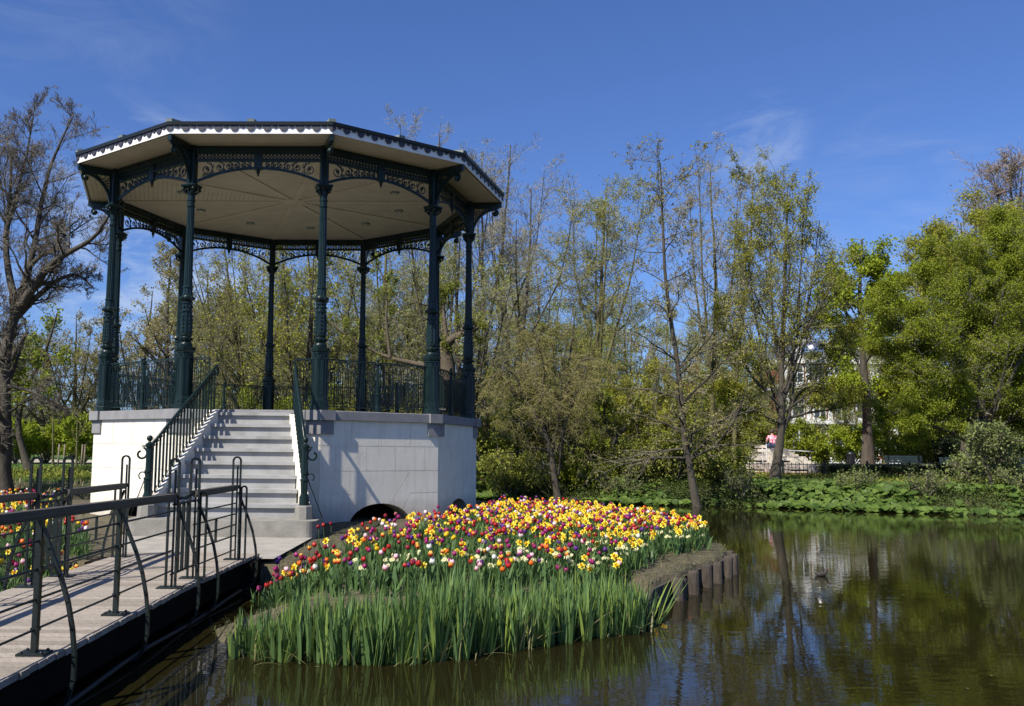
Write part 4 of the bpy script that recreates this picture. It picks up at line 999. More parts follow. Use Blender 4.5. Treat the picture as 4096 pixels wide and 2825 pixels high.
SHR = [
 (1960,34,1560,3.6,LG,11000,TWD,'green shrub just right of the bandstand base behind the willow twigs'),
 (2100,36,1480,3.6,LO,11000,TWD,'olive shrub behind the drooping willow twigs'),
 (2330,35,1500,3.8,LG,12000,TWD,'rounded green shrub right of the thin willow'),
 (2460,37,1420,4.0,LO,12000,TWG,'tall olive brown shrub behind the crooked tree'),
 (2600,34,1440,3.6,LY,12000,TWD,'yellow green flowering shrub left of the leaning alder'),
 (2780,34,1520,3.4,LO,11000,TWD,'olive shrub right behind the leaning alder trunk'),
 (2890,36,1480,3.4,LG,10000,TWG,'green brown shrub beneath the slender tree'),
 (2700,30,1700,2.6,LO,8000,TWD,'low dark green shrub at the foot of the leaning alder'),
 (2900,29.5,1780,2.2,LO,6500,TWD,'low leafy shrub on the bank left of the stone steps'),
 (2540,30,1760,2.6,LO,8000,TWG,'low brown green shrub between the crooked tree and the alder'),
 (2340,30,1800,2.4,LG,7000,TWD,'low shrub right of the twisted willow foot'),
 (2040,30,1720,2.6,LO,8500,TWY,'low olive shrub left of the twisted willow foot'),
 (1200,33,1520,5.,LG,14000,TWD,'green shrub seen through the railing behind the stairs'),
 (1500,32,1560,4.5,LY,13000,TWD,'yellow green shrub seen through the front right railing'),
 (950,35,1560,5.,LO,12000,TWD,'olive shrub seen through the railing left of the stair top'),
 (1740,31,1650,3.,LG,9000,TWD,'dark green shrub low behind the right columns'),
 (700,38,1640,5.,LO,9000,TWP,'brown green shrub behind the left columns'),
 (330,44,1620,3.6,LYB,11000,TWD,'bright green shrub left of the bandstand beyond the path'),
 (180,45,1640,4.0,LG,11000,TWD,'broad green shrub behind the young staked trees'),
 (60,43,1660,4.0,LYB,11000,TWD,'green shrub behind the gnarled tree trunk'),
 (3240,52,1665,5.,LG,11000,TWD,'shrub behind the stone steps left of the villa garden'),
 (3620,50,1660,5.5,LG,13000,TWD,'green shrub behind the benches under the dense tree'),
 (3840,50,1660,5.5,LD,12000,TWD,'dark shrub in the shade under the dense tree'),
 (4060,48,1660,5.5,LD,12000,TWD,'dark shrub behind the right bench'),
 (3400,50,1690,5.,LYB,11000,TWD,'light green shrub right of the stone steps'),
 (2990,48,1640,3.6,LO,10000,TWD,'olive shrub left of the stone steps beyond the path')]
for i, (X, d, top, wid, m, nl, tw, lb) in enumerate(SHR):
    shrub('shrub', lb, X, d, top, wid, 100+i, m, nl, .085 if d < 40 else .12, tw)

for X, d, top, wid, lb in ((2960,28,1830,1.6,'pale leafy sprigs left of the maple foot'),(3420,27.2,1880,1.4,'low pale sprigs in front of the dark hedge'),(3700,26.4,1850,1.6,'pale sprigs on the bank below the middle bench'),(2480,29.2,1870,1.6,'low pale sprigs left of the leaning alder foot'),(4080,26,1880,1.6,'pale sprigs in the lower right of the far shore')):
    shrub('sapling', lb, X, d, top, wid, 300+X, LP, 1500, .06, TWD, n0=6)
# far wood closing the view
g = np.random.default_rng(5)
n = 90000; X = g.uniform(-75, 70, n); hmax = np.where(X < -22, 2.4, 4.8) + 1.9*np.sin(X*.21+1)*np.sin(X*.083) + 1.2*np.sin(X*.9)*.5
Yd = 92 + g.normal(0, 2.5, n) - np.abs(X)*.05; Z = .6 + np.abs(g.beta(1.1,1.3,n))*(hmax+2.6)
V, Q = leaves_np(np.stack([X,Yd,Z],1), g, .5, jit=.3); o = np_obj('distant_wood', V, Q, leaf('far_foliage', (.10,.10,.045), (.17,.13,.08), (.08,.10,.03))); tag(o, 'low distant wood behind the park closing the horizon', 'wood', kind='stuff')
# young staked trees on the left lawn
for i, (X, yt, d, sp) in enumerate(((213,1545,40,1.2),(306,1640,38,2.2))):
    b = gz(at(X, 1850, d)); P = [b]+[at(X+dx, y, d) for dx, y in ((0,1780),(2,1700),(3,yt))]
    build_tree('young_tree', ['slim young tree with an upright crown on the left lawn', 'young planted tree with spreading bare twigs left of the bandstand'][i], 'tree', b, [(P, .055, .015)],
       [dict(n=14, ang=42, ln=.35*sp/1.6, up=.25, wob=.1, K=5, t0=.4, taper=.5), dict(n=5, ang=40, ln=.5, K=4)], bark=BARKM, twig=TWY, seed=80+i, rmin=.008)
for X in (232, 254, 325, 336):
    b = at(X, 1850, 38.5); mb = MB(); z0 = gh(b[0],b[1]); mb.tube([(b[0],b[1],z0-.1),(b[0]+.02,b[1],z0+.95)], .035, 8); mb.sphere((b[0]+.02,b[1],z0+.95), .035, 8, 4)
    o = obj('tree_stake', mb, BARKP); tag(o, 'short round wooden stake beside a young tree on the left lawn', 'stake', 'stakes on the left lawn')

# ---------------------------------------------------------------- blades, ground plants
def blades(base, az, L_, W_, lean, curl, K=5, tipw=.08, prof=None):
    """ribbons growing from base; az azimuth of lean; returns V,Q"""
    n = len(base); t = np.linspace(0,1,K)[None,:]
    ang = lean[:,None] + curl[:,None]*t**1.6
    st = (L_/(K-1))[:,None]
    dx = np.sin(ang); dz_ = np.cos(ang)
    X = np.concatenate([np.zeros((n,1)), np.cumsum((dx*st)[:,:-1],1)],1); Z = np.concatenate([np.zeros((n,1)), np.cumsum((dz_*st)[:,:-1],1)],1)
    c = np.stack([base[:,0:1]+X*np.cos(az)[:,None], base[:,1:2]+X*np.sin(az)[:,None], base[:,2:3]+Z], -1)
    if prof is None: prof = np.array([.55,1,.95,.7,tipw]) if K == 5 else np.interp(np.linspace(0,1,K), [0,.25,.6,1], [.5,1,.85,tipw])
    w = (W_[:,None]*prof[None,:]/2)[...,None]
    tw = az + pi/2 + 0*az
    s = np.stack([np.cos(tw), np.sin(tw), np.zeros(n)], -1)[:,None,:]
    V = np.stack([c-s*w, c+s*w], 2)      # n,K,2,3
    b = (np.arange(n)*K*2)[:,None]; k = (np.arange(K-1)*2)[None,:]
    Q = np.stack([b+k, b+k+1, b+k+3, b+k+2], -1).reshape(-1,4)
    return V.reshape(-1,3), Q
def in_poly(x, y, poly): return dist_poly(np.asarray(x), np.asarray(y), poly)[1]

# irises along the water's edge, growing in fans
g = np.random.default_rng(12)
EDGE = [(-1.50,7.30,0),(-1.25,7.12,0),(-.85,7.05,0),(-.35,7.0,0),(.2,7.12,0),(.55,7.42,0),(.95,7.72,0),(1.37,8.0,0),(1.68,8.22,0),(2.06,8.52,0)]
ed = resample(EDGE, 60)
nf = 560; fi = g.uniform(0,1,nf); i0 = np.minimum((fi*59).astype(int),58); fr = (fi*59-i0)[:,None]
fp = ed[i0]*(1-fr)+ed[i0+1]*fr

tang = norm(ed[i0+1]-ed[i0]); nrm = np.stack([-tang[:,1], tang[:,0], tang[:,2]],-1)
dep = g.beta(1.1,1.5,nf)*.62
fp = fp + nrm*dep[:,None] + g.normal(size=fp.shape)*.03
PV = []
nb = g.integers(5,10,nf); 
B_, AZ, LN, WD_, LE, CU = [], [], [], [], [], []
for i in range(nf):
    fa = g.uniform(0, 2*pi)
    tall = .51 + .07*g.normal() + (.12 if -.2 < fp[i,0] < .5 else 0) + (-.16 if fp[i,0] < -1.1 else 0)
    m = nb[i]
    for j in range(m):
        o_ = (j-(m-1)/2)*.018
        B_.append((fp[i,0]+cos(fa)*o_, fp[i,1]+sin(fa)*o_, max(-.04, float(isl_h(fp[i,0],fp[i,1])[0])-.04)))
        q = (j-(m-1)/2)/m*2
        AZ.append(fa if q >= 0 else fa+pi); LE.append(abs(q)*.17+abs(g.normal())*.06); CU.append(abs(q)*.16+g.exponential(.07)+(g.random()<.05)*.7)
        LN.append(max(.25, tall*(1-.3*abs(q))*g.uniform(.82,1.1))); WD_.append(g.uniform(.015,.031))
V, Q = blades(np.array(B_), np.array(AZ)+g.normal(0,.5,len(AZ)), np.array(LN), np.array(WD_), np.array(LE), np.array(CU), 6, .04, np.array([.7,1,1,.85,.55,.04]))
o = np_obj('iris_leaves', V, Q, IRISM); tag(o, 'dense belt of upright sword shaped iris leaves along the island edge', 'iris leaves', kind='stuff')
# one clump leaning out over the water at the right end
n = 9; bb = np.tile([[2.13,8.72,-.05]], (n,1)) + g.normal(size=(n,3))*[.03,.03,0]
V, Q = blades(bb, g.uniform(-.6,.6,n), g.uniform(.4,.62,n), g.uniform(.02,.034,n), g.uniform(.15,.7,n), g.uniform(0,.3,n), 6, .04, np.array([.7,1,1,.85,.55,.04]))
o = np_obj('iris', V, Q, IRISM); tag(o, 'iris clump leaning out over the water at the right end of the iris belt', 'iris')
# dry stalks and litter among the irises
n = 420; i0 = g.integers(0,59,n); b0 = ed[i0] + g.normal(size=(n,3))*[.05,.12,0]+[0,.18,0]; b0[:,2] = np.maximum(-.02, isl_h(b0[:,0],b0[:,1]))
V, Q = blades(b0, g.uniform(0,2*pi,n), g.uniform(.1,.48,n), g.uniform(.006,.016,n), g.uniform(.1,1.3,n), g.uniform(0,1.2,n), 5)
o = np_obj('dry_leaves', V, Q, DRY); tag(o, 'withered straw coloured leaves lying between the irises', 'dry leaves', kind='stuff')
# grass and litter on the bare soil of the island
n = 36000; gxx = g.uniform(-2,4.7,n); gyy = g.uniform(8,18,n); d_, ins = dist_poly(gxx, gyy, ISL); keep = ins & (d_ > .04) & (g.random(n) < np.where(d_ < .9, 1, .35)); gxx, gyy = gxx[keep], gyy[keep]; n = len(gxx)
V, Q = blades(np.stack([gxx,gyy,isl_h(gxx,gyy)],1), g.uniform(0,2*pi,n), g.uniform(.02,.085,n), g.uniform(.003,.007,n), g.uniform(.4,1.45,n), g.uniform(0,.8,n), 4)
o = np_obj('island_grass', V, Q, leaf('thin_grass', (.16,.15,.05), (.24,.20,.12), (.10,.13,.03))); tag(o, 'sparse dry and green grass on the bare soil of the island', 'grass', kind='stuff')

# ---------------------------------------------------------------- tulips and daffodils
def pet(name, c1, c2=None, tip=None, tz=.6, rough=.45, tr=.25):
    m = mat(name, c1, c2 or lerp(c1,(0,0,0),.3), scale=60, rough=rough, trans=tr, spec=.35)
    if tip:
        nt = m.node_tree; n = nt.nodes; l = nt.links; b = n['Principled BSDF']; src = b.inputs['Base Color'].links[0].from_socket
        tc = n.new('ShaderNodeTexCoord'); sp = n.new('ShaderNodeSeparateXYZ'); l.new(tc.outputs['Object'], sp.inputs[0])
        mr = n.new('ShaderNodeMapRange'); mr.inputs['From Min'].default_value = tz*.05; mr.inputs['From Max'].default_value = .058; l.new(sp.outputs['Z'], mr.inputs[0])
        mx = n.new('ShaderNodeMixRGB'); l.new(mr.outputs[0], mx.inputs[0]); l.new(src, mx.inputs[1]); mx.inputs[2].default_value = (*tip,1)
        l.new(mx.outputs[0], b.inputs['Base Color'])
        for nd in n:
            if nd.type == 'BSDF_TRANSLUCENT': l.new(mx.outputs[0], nd.inputs[0])
    return m
TC = {'deep purple': pet('petal_purple', (.105,.022,.19), (.16,.04,.27)), 'magenta': pet('petal_magenta', (.28,.012,.10), (.36,.03,.16)), 'red': pet('petal_red', (.42,.012,.010), (.52,.03,.02)),
      'dark crimson': pet('petal_crimson', (.22,.008,.02), (.30,.014,.03)), 'orange': pet('petal_orange', (.75,.13,.015), (.85,.22,.02)), 'yellow edged red': pet('petal_flame', (.55,.03,.012), (.6,.06,.02), (.85,.60,.06), .45),
      'pink and white': pet('petal_pink', (.72,.22,.32), (.82,.36,.42), (.85,.68,.66), .3), 'white': pet('petal_white', (.82,.81,.74), (.74,.74,.62)), 'yellow': pet('petal_tulip_yellow', (.85,.62,.02), (.8,.5,.015))}
DAFF = pet('daffodil_yellow', (.90,.74,.07), (.88,.68,.04)); DAFC = pet('daffodil_trumpet', (.90,.60,.02), (.88,.54,.015)); NARP = pet('narcissus_cream', (.86,.84,.52), (.80,.76,.40)); NARC = pet('narcissus_cup', (.88,.70,.10))
STEM = leaf('flower_stem', (.10,.17,.05), (.13,.20,.06), (.08,.14,.04), .1)
def tulip_head(seed, openness=0.):
    r = random.Random(seed); mb = MB(); mb.cs = True; n = 18
    rows = [(0,.006),(.007,.017),(.018,.0245+.002*openness),(.032,.0255+.004*openness),(.046,.0205+.007*openness),(.058,.012+.013*openness)]
    vs = []
    ph = r.uniform(0, pi)
    for i, (z, rr) in enumerate(rows):
        for k in range(n):
            a = 2*pi*k/n; lob = .5+.5*cos(3*a+ph); q = rr*(1+.10*lob*(i > 1)+.03*cos(6*a))
            zz = z - (.012*(1-lob)*(i/5)**3) + (.004*r.random() if i == 5 else 0)
            vs.append((q*cos(a), q*sin(a), zz))
    fs = [(i*n+k, i*n+(k+1)%n, (i+1)*n+(k+1)%n, (i+1)*n+k) for i in range(5) for k in range(n)]
    mb.add(vs, fs)
    # inner petals
    vs = [(p[0]*.72, p[1]*.72, p[2]*.93) for p in vs[n*2:]]; mb.add(vs, [(i*n+k, (i+1)*n+k, (i+1)*n+(k+1)%n, i*n+(k+1)%n) for i in range(3) for k in range(n)])
    return mb
def daff_head(sz=1., cup=1., tilt=1.25):
    """returns petals MB, trumpet MB, facing +x (tilted)"""
    ca, sa = cos(tilt), sin(tilt)
    def R_(x, y, z): return ((x*ca + z*sa)*sz, y*sz, (-x*sa + z*ca)*sz)
    a_ = MB(); b_ = MB(); b_.cs = True
    for i in range(6):
        a = 2*pi*i/6; c, s = cos(a), sin(a); zz = .002*(i % 2)
        def q(r, w, z): return R_(r*c-w*s, r*s+w*c, z+zz)
        a_.add([q(.006,0,0),q(.020,-.0125,.002),q(.030,-.0105,.004),q(.040,0,.001),q(.030,.0105,.004),q(.020,.0125,.002),q(.022,0,.006)], [(0,1,6,5),(1,2,3,6),(6,3,4,5)])
    n = 10; rows = [(0,.007),(.010,.010*cup),(.020*cup+.002,.012*cup),(.026*cup+.002,.0165*cup),(.018*cup,.009*cup),(.006,.005)]
    vs = [R_(r*cos(2*pi*k/n)*(1+.08*(k%2)*(i==3)), r*sin(2*pi*k/n), z) for i, (z, r) in enumerate(rows) for k in range(n)]
    b_.add(vs, [(i*n+k, i*n+(k+1)%n, (i+1)*n+(k+1)%n, (i+1)*n+k) for i in range(5) for k in range(n)])
    return a_, b_
def stem_mb(h, bend=.0, r=.0035):
    mb = MB(); mb.tube([(0,0,0),(bend*.3,0,h*.5),(bend,0,h)], [r*1.3,r,r*.9], 5, False); return mb
def leaf_mb(L_, W_, lean, curl):
    V, Q = blades(np.zeros((1,3)), np.zeros(1), np.array([L_]), np.array([W_]), np.array([lean]), np.array([curl]), 6, .05, np.array([.5,.95,1,.8,.5,.04])); mb = MB(); mb.add(V.tolist(), Q.tolist()); return mb
HEADS = [tulip_head(i, o_) for i, o_ in enumerate((0.,.3,.7,.15))]
TH = {(c, i): mesh_of(HEADS[i], 'flower', TC[c]) for c in TC for i in range(4)}
HS = [.25,.30,.36,.42]
STM = [mesh_of(stem_mb(h), 'stem', STEM) for h in HS]
LFM = [mesh_of(leaf_mb(L_, W_, le, cu), 'leaf', TLEAF) for L_, W_, le, cu in ((.22,.040,.25,.5),(.26,.032,.12,.35),(.19,.045,.4,.9))]
DLM = [mesh_of(leaf_mb(L_, .012, le, cu), 'leaf', TLEAF) for L_, le, cu in ((.32,.08,.2),(.28,.2,.4),(.35,.05,.9))]
DH = []
for t_ in (1.2, 1.45, 1.0):
    a_, b_ = daff_head(1.15, 1., t_); DH.append((a_, b_, mesh_of(a_, 'petals', DAFF), mesh_of(b_, 'trumpet', DAFC)))
# narcissus: cluster of small cream flowers on one stem
NC = []
for sd in range(2):
    r_ = random.Random(sd); P_, C_ = MB(), MB()
    for i in range(4):
        a_, b_ = daff_head(.52, .5, 1.1); az = r_.uniform(-1.3,1.3); ox, oy, oz = .02*cos(az), .028*sin(az*1.3)+(i-1.5)*.014, r_.uniform(-.015,.02)
        for S_, T_ in ((a_, P_), (b_, C_)):
            T_.cs = S_.sm[0]; T_.add([(x*cos(az)-y*sin(az)+ox, x*sin(az)+y*cos(az)+oy, z+oz) for x, y, z in S_.v], S_.f)
    NC.append((P_, C_, mesh_of(P_, 'petals', NARP), mesh_of(C_, 'cup', NARC)))
RBED = [(-1.80,8.75),(-1.3,8.5),(-.4,8.5),(.75,8.8),(1.5,9.45),(2.3,10.5),(2.9,11.8),(3.45,12.5),(4.0,13.2),(4.3,14.3),(4.2,16.3),(3.5,18.2),(2.6,19.6),(1.6,20),(1.3,18.5),(.75,16.8),(.2,15.3),(-.2,14.0),(-.7,12.5),(-1.2,11.4),(-1.85,10.7)]
LBED = [(-4.1,8.9),(-5.0,8.5),(-6.4,9.1),(-7.8,10.7),(-9.0,12.9),(-10.0,15.7),(-10.3,18.6),(-9.6,21.5),(-8.2,20.6),(-8.0,18.0),(-6.5,16.2),(-5.2,13.9),(-4.6,12.3),(-3.95,11.0),(-3.9,9.8)]
g = np.random.default_rng(21); rnd = random.Random(21)
flowers = []
def scatter(poly, n, dens):
    xs = [p[0] for p in poly]; ys = [p[1] for p in poly]; out = []
    while len(out) < n:
        x = g.uniform(min(xs), max(xs), 400); y = g.uniform(min(ys), max(ys), 400); k = in_poly(x, y, poly) & (np.hypot(x-BC[0], y-BC[1]) > 4.75) & (g.random(400) < dens(x, y))
        out += list(zip(x[k], y[k]))
    return out[:n]
W_T = [('deep purple',11),('magenta',17),('red',13),('dark crimson',9),('orange',3.5),('yellow edged red',11),('pink and white',10),('white',2.5),('yellow',3)]
W_L = [('deep purple',8),('magenta',14),('red',16),('dark crimson',10),('orange',12),('yellow edged red',15),('pink and white',11),('white',8),('yellow',9)]
for poly, n, wt_, side in ((RBED, 1080, W_T, 'R'), (LBED, 820, W_L, 'L')):
    fd, _ = None, None
    for x, y in scatter(poly, n, lambda x, y: np.clip(.6+dist_poly(x,y,poly)[0]*1.2, 0, 1)):
        c = rnd.choices([a for a,_ in wt_], [b for _,b in wt_])[0]
        flowers.append(['tulip', x, y, c, side])
for poly, n, side, f in ((RBED, 540, 'R', lambda x, y: np.clip((x+2.2)/5.5,.16,1)*np.clip((y-8.6)/2,.25,1)), (LBED, 150, 'L', lambda x, y: 0*x+1)):
    for x, y in scatter(poly, n, f): flowers.append(['daffodil', x, y, 'yellow', side])
NBED = [(.2,8.9),(1.5,9.6),(2.36,10.7),(3.2,12.1),(4.05,13.1),(4.3,14.2),(3.8,14.3),(2.6,12.6),(1.2,10.9),(-.6,9.8),(-1.6,9.2),(-1.0,8.8)]
for x, y in scatter(NBED, 90, lambda x, y: 0*x+1): flowers.append(['narcissus', x, y, 'cream', 'R'])
CX0, CX1 = -.48, .62
def visible(x, y):
    return x/y > -.49
flowers = [f for f in flowers if visible(f[1], f[2])]
flowers.sort(key=lambda f: f[2])
stuffT = {c: [[],[],0] for c in TC}; cnt = {'tulip':0,'daffodil':0,'narcissus':0}
rest = {'tulip': MB(), 'daffodil': MB()}
def where(kind, x, y, side, d_edge):
    if side == 'L': return 'in the bed left of the footbridge, ' + ('near its railing' if y < 12 else 'towards the bandstand')
    if x < -1.0 and y < 12.5: return 'beside the end of the footbridge'
    if y < 10.8: return 'in the front rows behind the irises'
    if x > 2.6: return 'towards the right tip of the island bed'
    if y > 14: return 'at the back of the island bed'
    return 'in the middle of the island bed'
LB_ = []
for kind, x, y, c, side in flowers:
    z = float(isl_h(x, y)[0]) - .01; i = cnt[kind]; h = rnd.choices([0,1,2,3], ([4,5,3,0] if y > 13.5 else [2,4,5,4]) if y > 10.2 else ([6,3,1,0] if y < 9.4 else [4,4,3,1]))[0]; s = rnd.uniform(.74,1.04); rz = rnd.uniform(0, 2*pi)
    tx, ty = rnd.gauss(0,.06), rnd.gauss(0,.06)
    H = HS[h]
    if kind == 'tulip' and i < 300:
        lb = f'{c} tulip {where(kind,x,y,side,0)}'
        r = bpy.data.objects.new('tulip', None); link(r, None, (x,y,z), rz); r.rotation_euler = (tx,ty,rz); r.empty_display_size = .05; tag(r, lb, 'tulip', lb.replace(' tulip ',' tulips '))
        o = bpy.data.objects.new('stem', STM[h]); link(o, r)
        o = bpy.data.objects.new('flower', TH[(c, rnd.randrange(4))]); link(o, r, (0,0,H-.004)); o.scale = (s,s,s)
        for q in range(2):
            o = bpy.data.objects.new('leaf', rnd.choice(LFM)); link(o, r, (0,0,0), rnd.uniform(0,2*pi))
    elif kind == 'tulip':
        T_ = rest['tulip']; hd = HEADS[rnd.randrange(4)]; T_.cm = list(TC).index(c); T_.cs = True
        ca, sa = cos(rz)*s, sin(rz)*s; T_.add([(x+a*ca-b*sa+ty*H, y+a*sa+b*ca-tx*H, z+H+e*s) for a,b,e in hd.v], hd.f)
        T_.cm = len(TC); T_.tube([(x,y,z),(x+ty*H,y-tx*H,z+H)], .0035, 3, False); T_.cm = 0
        LB_.append((x,y,z))
    elif kind == 'daffodil':
        az = rnd.gauss(-1.9, .55); A_, B2, am, bm = DH[rnd.randrange(3)]; s *= rnd.uniform(.95,1.15)
        if i < 300:
            lb = f'yellow trumpet daffodil {where(kind,x,y,side,0)}'
            r = bpy.data.objects.new('daffodil', None); link(r, None, (x,y,z), az); r.rotation_euler = (tx,ty,az); r.empty_display_size = .05; tag(r, lb, 'daffodil', lb.replace(' daffodil ',' daffodils '))
            o = bpy.data.objects.new('stem', STM[h]); link(o, r)
            o = bpy.data.objects.new('petals', am); link(o, r, (.008,0,H)); o.scale = (s,s,s)
            o2 = bpy.data.objects.new('trumpet', bm); link(o2, r, (.008,0,H)); o2.scale = (s,s,s)
            for q in range(2): o = bpy.data.objects.new('leaf', rnd.choice(DLM)); link(o, r, (0,0,0), rnd.uniform(0,2*pi))
        else:
            T_ = rest['daffodil']; ca, sa = cos(az)*s, sin(az)*s
            for S_, mi_ in ((A_,0),(B2,1)): T_.cm = mi_; T_.add([(x+a*ca-b*sa, y+a*sa+b*ca, z+H+e*s) for a,b,e in S_.v], S_.f)
            T_.cm = 2; T_.tube([(x,y,z),(x,y,z+H)], .0035, 3, False)
    else:
        az = rnd.gauss(-1.7,.5); P_, C_, pm, cm_ = NC[i % 2]
        lb = f'cluster of small cream narcissus {where(kind,x,y,side,0)}'
        r = bpy.data.objects.new('narcissus', None); link(r, None, (x,y,z), az); r.empty_display_size = .05; tag(r, lb, 'narcissus', lb)
        h = rnd.choice((0,0,1)); H = HS[h]*.9
        o = bpy.data.objects.new('stem', STM[h]); link(o, r); o.scale = (1,1,.9)
        o = bpy.data.objects.new('petals', pm); link(o, r, (0,0,H)); o = bpy.data.objects.new('cup', cm_); link(o, r, (0,0,H))
        for q in range(2): o = bpy.data.objects.new('leaf', rnd.choice(DLM)); link(o, r, (0,0,0), rnd.uniform(0,2*pi)); o.scale = (1,1,.8)
    cnt[kind] += 1
for kd, mats_ in (('tulip', [TC[c] for c in TC]+[STEM]), ('daffodil', [DAFF, DAFC, STEM])):
    if rest[kd].v:
        o = obj(kd+'s', rest[kd], mats_); tag(o, f'the farther {kd}s of the flower beds at the foot of the bandstand', kd+'s', kind='stuff')
# leafy green mass under the flowers
FP = np.array([(f[1], f[2]) for f in flowers]); n = len(FP)
rep = 7; P2 = np.repeat(FP, rep, 0) + g.normal(0,.045,(n*rep,2)); zz = isl_h(P2[:,0], P2[:,1]) - .01
V, Q = blades(np.column_stack([P2, zz]), g.uniform(0,2*pi,n*rep), g.uniform(.16,.34,n*rep), g.choice([.012,.016,.036,.044], n*rep), g.uniform(.03,.45,n*rep), g.uniform(.1,.9,n*rep), 5)
o = np_obj('flower_foliage', V, Q, TLEAF); tag(o, 'green leaves of the tulips and daffodils filling the flower beds', 'leaves', kind='stuff')

# ---------------------------------------------------------------- timber piles along the island edge
PL = [(2.34,9.62),(2.73,10.14),(2.80,10.22),(3.03,10.59),(3.35,11.14),(3.58,11.46),(3.88,11.98),(4.06,12.30),(4.2,12.85)]
PN = ['short mossy pile at the end of the irises','thick pile nearest to the irises in the open row','thin pile squeezed behind the thick pile','leaning third pile of the island edge','round pile in the middle of the island edge','narrow pile right of the middle of the row','tall pile second from the island tip','outermost pile at the island tip','pile just round the island tip']
for i, ((x, y), lb) in enumerate(zip(PL, PN)):
    r = (.055,.072,.042,.066,.062,.056,.058,.058,.056)[i]; top = (.12,.24,.22,.26,.27,.25,.27,.27,.25)[i]; mb = MB(); mb.cs = True
    vs = []; rr_ = random.Random(i); ln = (rr_.uniform(-.05,.05), rr_.uniform(-.04,.04)); n = 14; zs = (-.5,-.2,0,.08,top-.03,top-.008,top)
    for j, z in enumerate(zs):
        q = r*(1.02,1.02,1.0,.98,.97,.9,.6)[j]
        for k in range(n): a = 2*pi*k/n; w_ = 1+.06*sin(3*a+i)+.03*sin(7*a+2*i); vs.append((x+ln[0]*z+q*w_*cos(a), y+ln[1]*z+q*w_*sin(a), z+(rr_.uniform(-.006,.006) if j > 3 else 0)))
    mb.add(vs, [(j*n+k, j*n+(k+1)%n, (j+1)*n+(k+1)%n, (j+1)*n+k) for j in range(len(zs)-1) for k in range(n)] + [tuple((len(zs)-1)*n+k for k in range(n))])
    o = obj('timber_pile', mb, PILE); tag(o, 'weathered ' + lb, 'pile', None)
mb = MB(); bl = [(2.05,8.75),(2.30,9.55),(2.68,10.24),(3.0,10.72),(3.30,11.27),(3.55,11.62),(3.85,12.12),(4.03,12.6),(4.3,13.5),(4.5,15)]
for a_, b_ in zip(bl, bl[1:]): mb.bar((a_[0],a_[1],-.08),(b_[0],b_[1],-.08), .035, .56, ext=.0)
o = obj('retaining_boards', mb, PILE); tag(o, 'dark wet timber boards holding the island edge behind the piles', 'boards')

# ---------------------------------------------------------------- far bank: butterbur, weeds, reeds
g = np.random.default_rng(31)
def shore(x): return np.interp(x, SHX, SHY)
def discs(C, Nn, r, g):
    n = len(C); u = norm(np.cross(Nn, g.normal(size=(n,3)))); v = np.cross(Nn, u); m = 8
    a = 2*pi*np.arange(m)/m; rr = r[:,None]*(1+.13*g.normal(size=(n,m)))
    rr[:,0] *= .55
    rim = C[:,None,:]+u[:,None,:]*(rr*np.cos(a))[...,None]+v[:,None,:]*(rr*np.sin(a))[...,None] + Nn[:,None,:]*(r[:,None,None]*.16*g.uniform(.2,1.2,(n,m,1)))
    V = np.concatenate([C[:,None,:], rim], 1).reshape(-1,3); b = (np.arange(n)*9)[:,None]
    Q = np.concatenate([np.stack([b[:,0], b[:,0]+1+k, b[:,0]+1+(k+1)%m, b[:,0]+1+(k+2)%m], -1) for k in (0,2,4,6)])
    return V, Q
n = 11500; x = g.uniform(.5, 19, n); dd = g.uniform(-.25, 3.4, n)**1.0; y = shore(x)+dd
patch = np.sin(x*1.15+.5)+np.sin(x*.47+2)+.6*np.sin(y*1.3+x*.6); keep = patch+g.normal(0,.35,n) > -.2; x, y, dd = x[keep], y[keep], dd[keep]; n = len(x)
z = ground_h(x, y)+.06+g.uniform(.05,.42,n)*np.clip(.45+dd*.5,.45,1.); z = np.clip(z, g.uniform(.05,.14,n), g.uniform(.50,.74,n)); keep = z > ground_h(x,y)-.02; x, y, z = x[keep], y[keep], z[keep]; n = len(x)
Nn = norm(np.stack([g.normal(-.15,.35,n), g.normal(-.55,.35,n), np.full(n,1.)],-1))
V, Q = discs(np.stack([x,y,z],-1), Nn, g.uniform(.05,.125,n)*(1+.4*(g.random(n)<.12)), g)
o = np_obj('butterbur', V, Q, BUTTER, smooth=False); tag(o, 'broad round butterbur leaves covering the far bank at the waterline', 'butterbur', kind='stuff')
n = 90000; x = g.uniform(-1, 20, n); dd = g.uniform(-.25, 4.6, n); y = shore(x)+dd; z = ground_h(x,y)+g.beta(1.2,2.2,n)*(.30+.15*np.sin(x*.9)**2)*np.clip(1.25-dd*.22,.35,1)
V, Q = leaves_np(np.stack([x,y,z],-1), g, .07, jit=.03); o = np_obj('bank_weeds', V, Q, leaf('weeds', (.085,.125,.02), (.14,.17,.035), (.06,.09,.018))); tag(o, 'low leafy weeds between the butterbur on the far bank', 'weeds', kind='stuff')
n = 60000; x = g.uniform(-14, 20, n); dd = g.uniform(3.5, 9.5, n); y = shore(x)+dd; z = ground_h(x,y)+g.beta(1.2,2.5,n)*.16
V, Q = leaves_np(np.stack([x,y,z],-1), g, .09, jit=.03); keep = ~((x > 8.6) & (x < 13.4) & (y > 34)); 
o = np_obj('ground_cover', V, Q, LO); tag(o, 'dark low ground cover under the trees of the far bank', 'ground cover', kind='stuff')
n = 9000; x = g.uniform(-26,-6.5,n); y = shore(x)+g.uniform(-.3,2.6,n)
V, Q = blades(np.stack([x,y,ground_h(x,y)-.02],-1), g.uniform(0,2*pi,n), g.uniform(.08,.30,n), g.uniform(.012,.022,n), g.uniform(.1,1.0,n), g.uniform(0,1,n), 4)
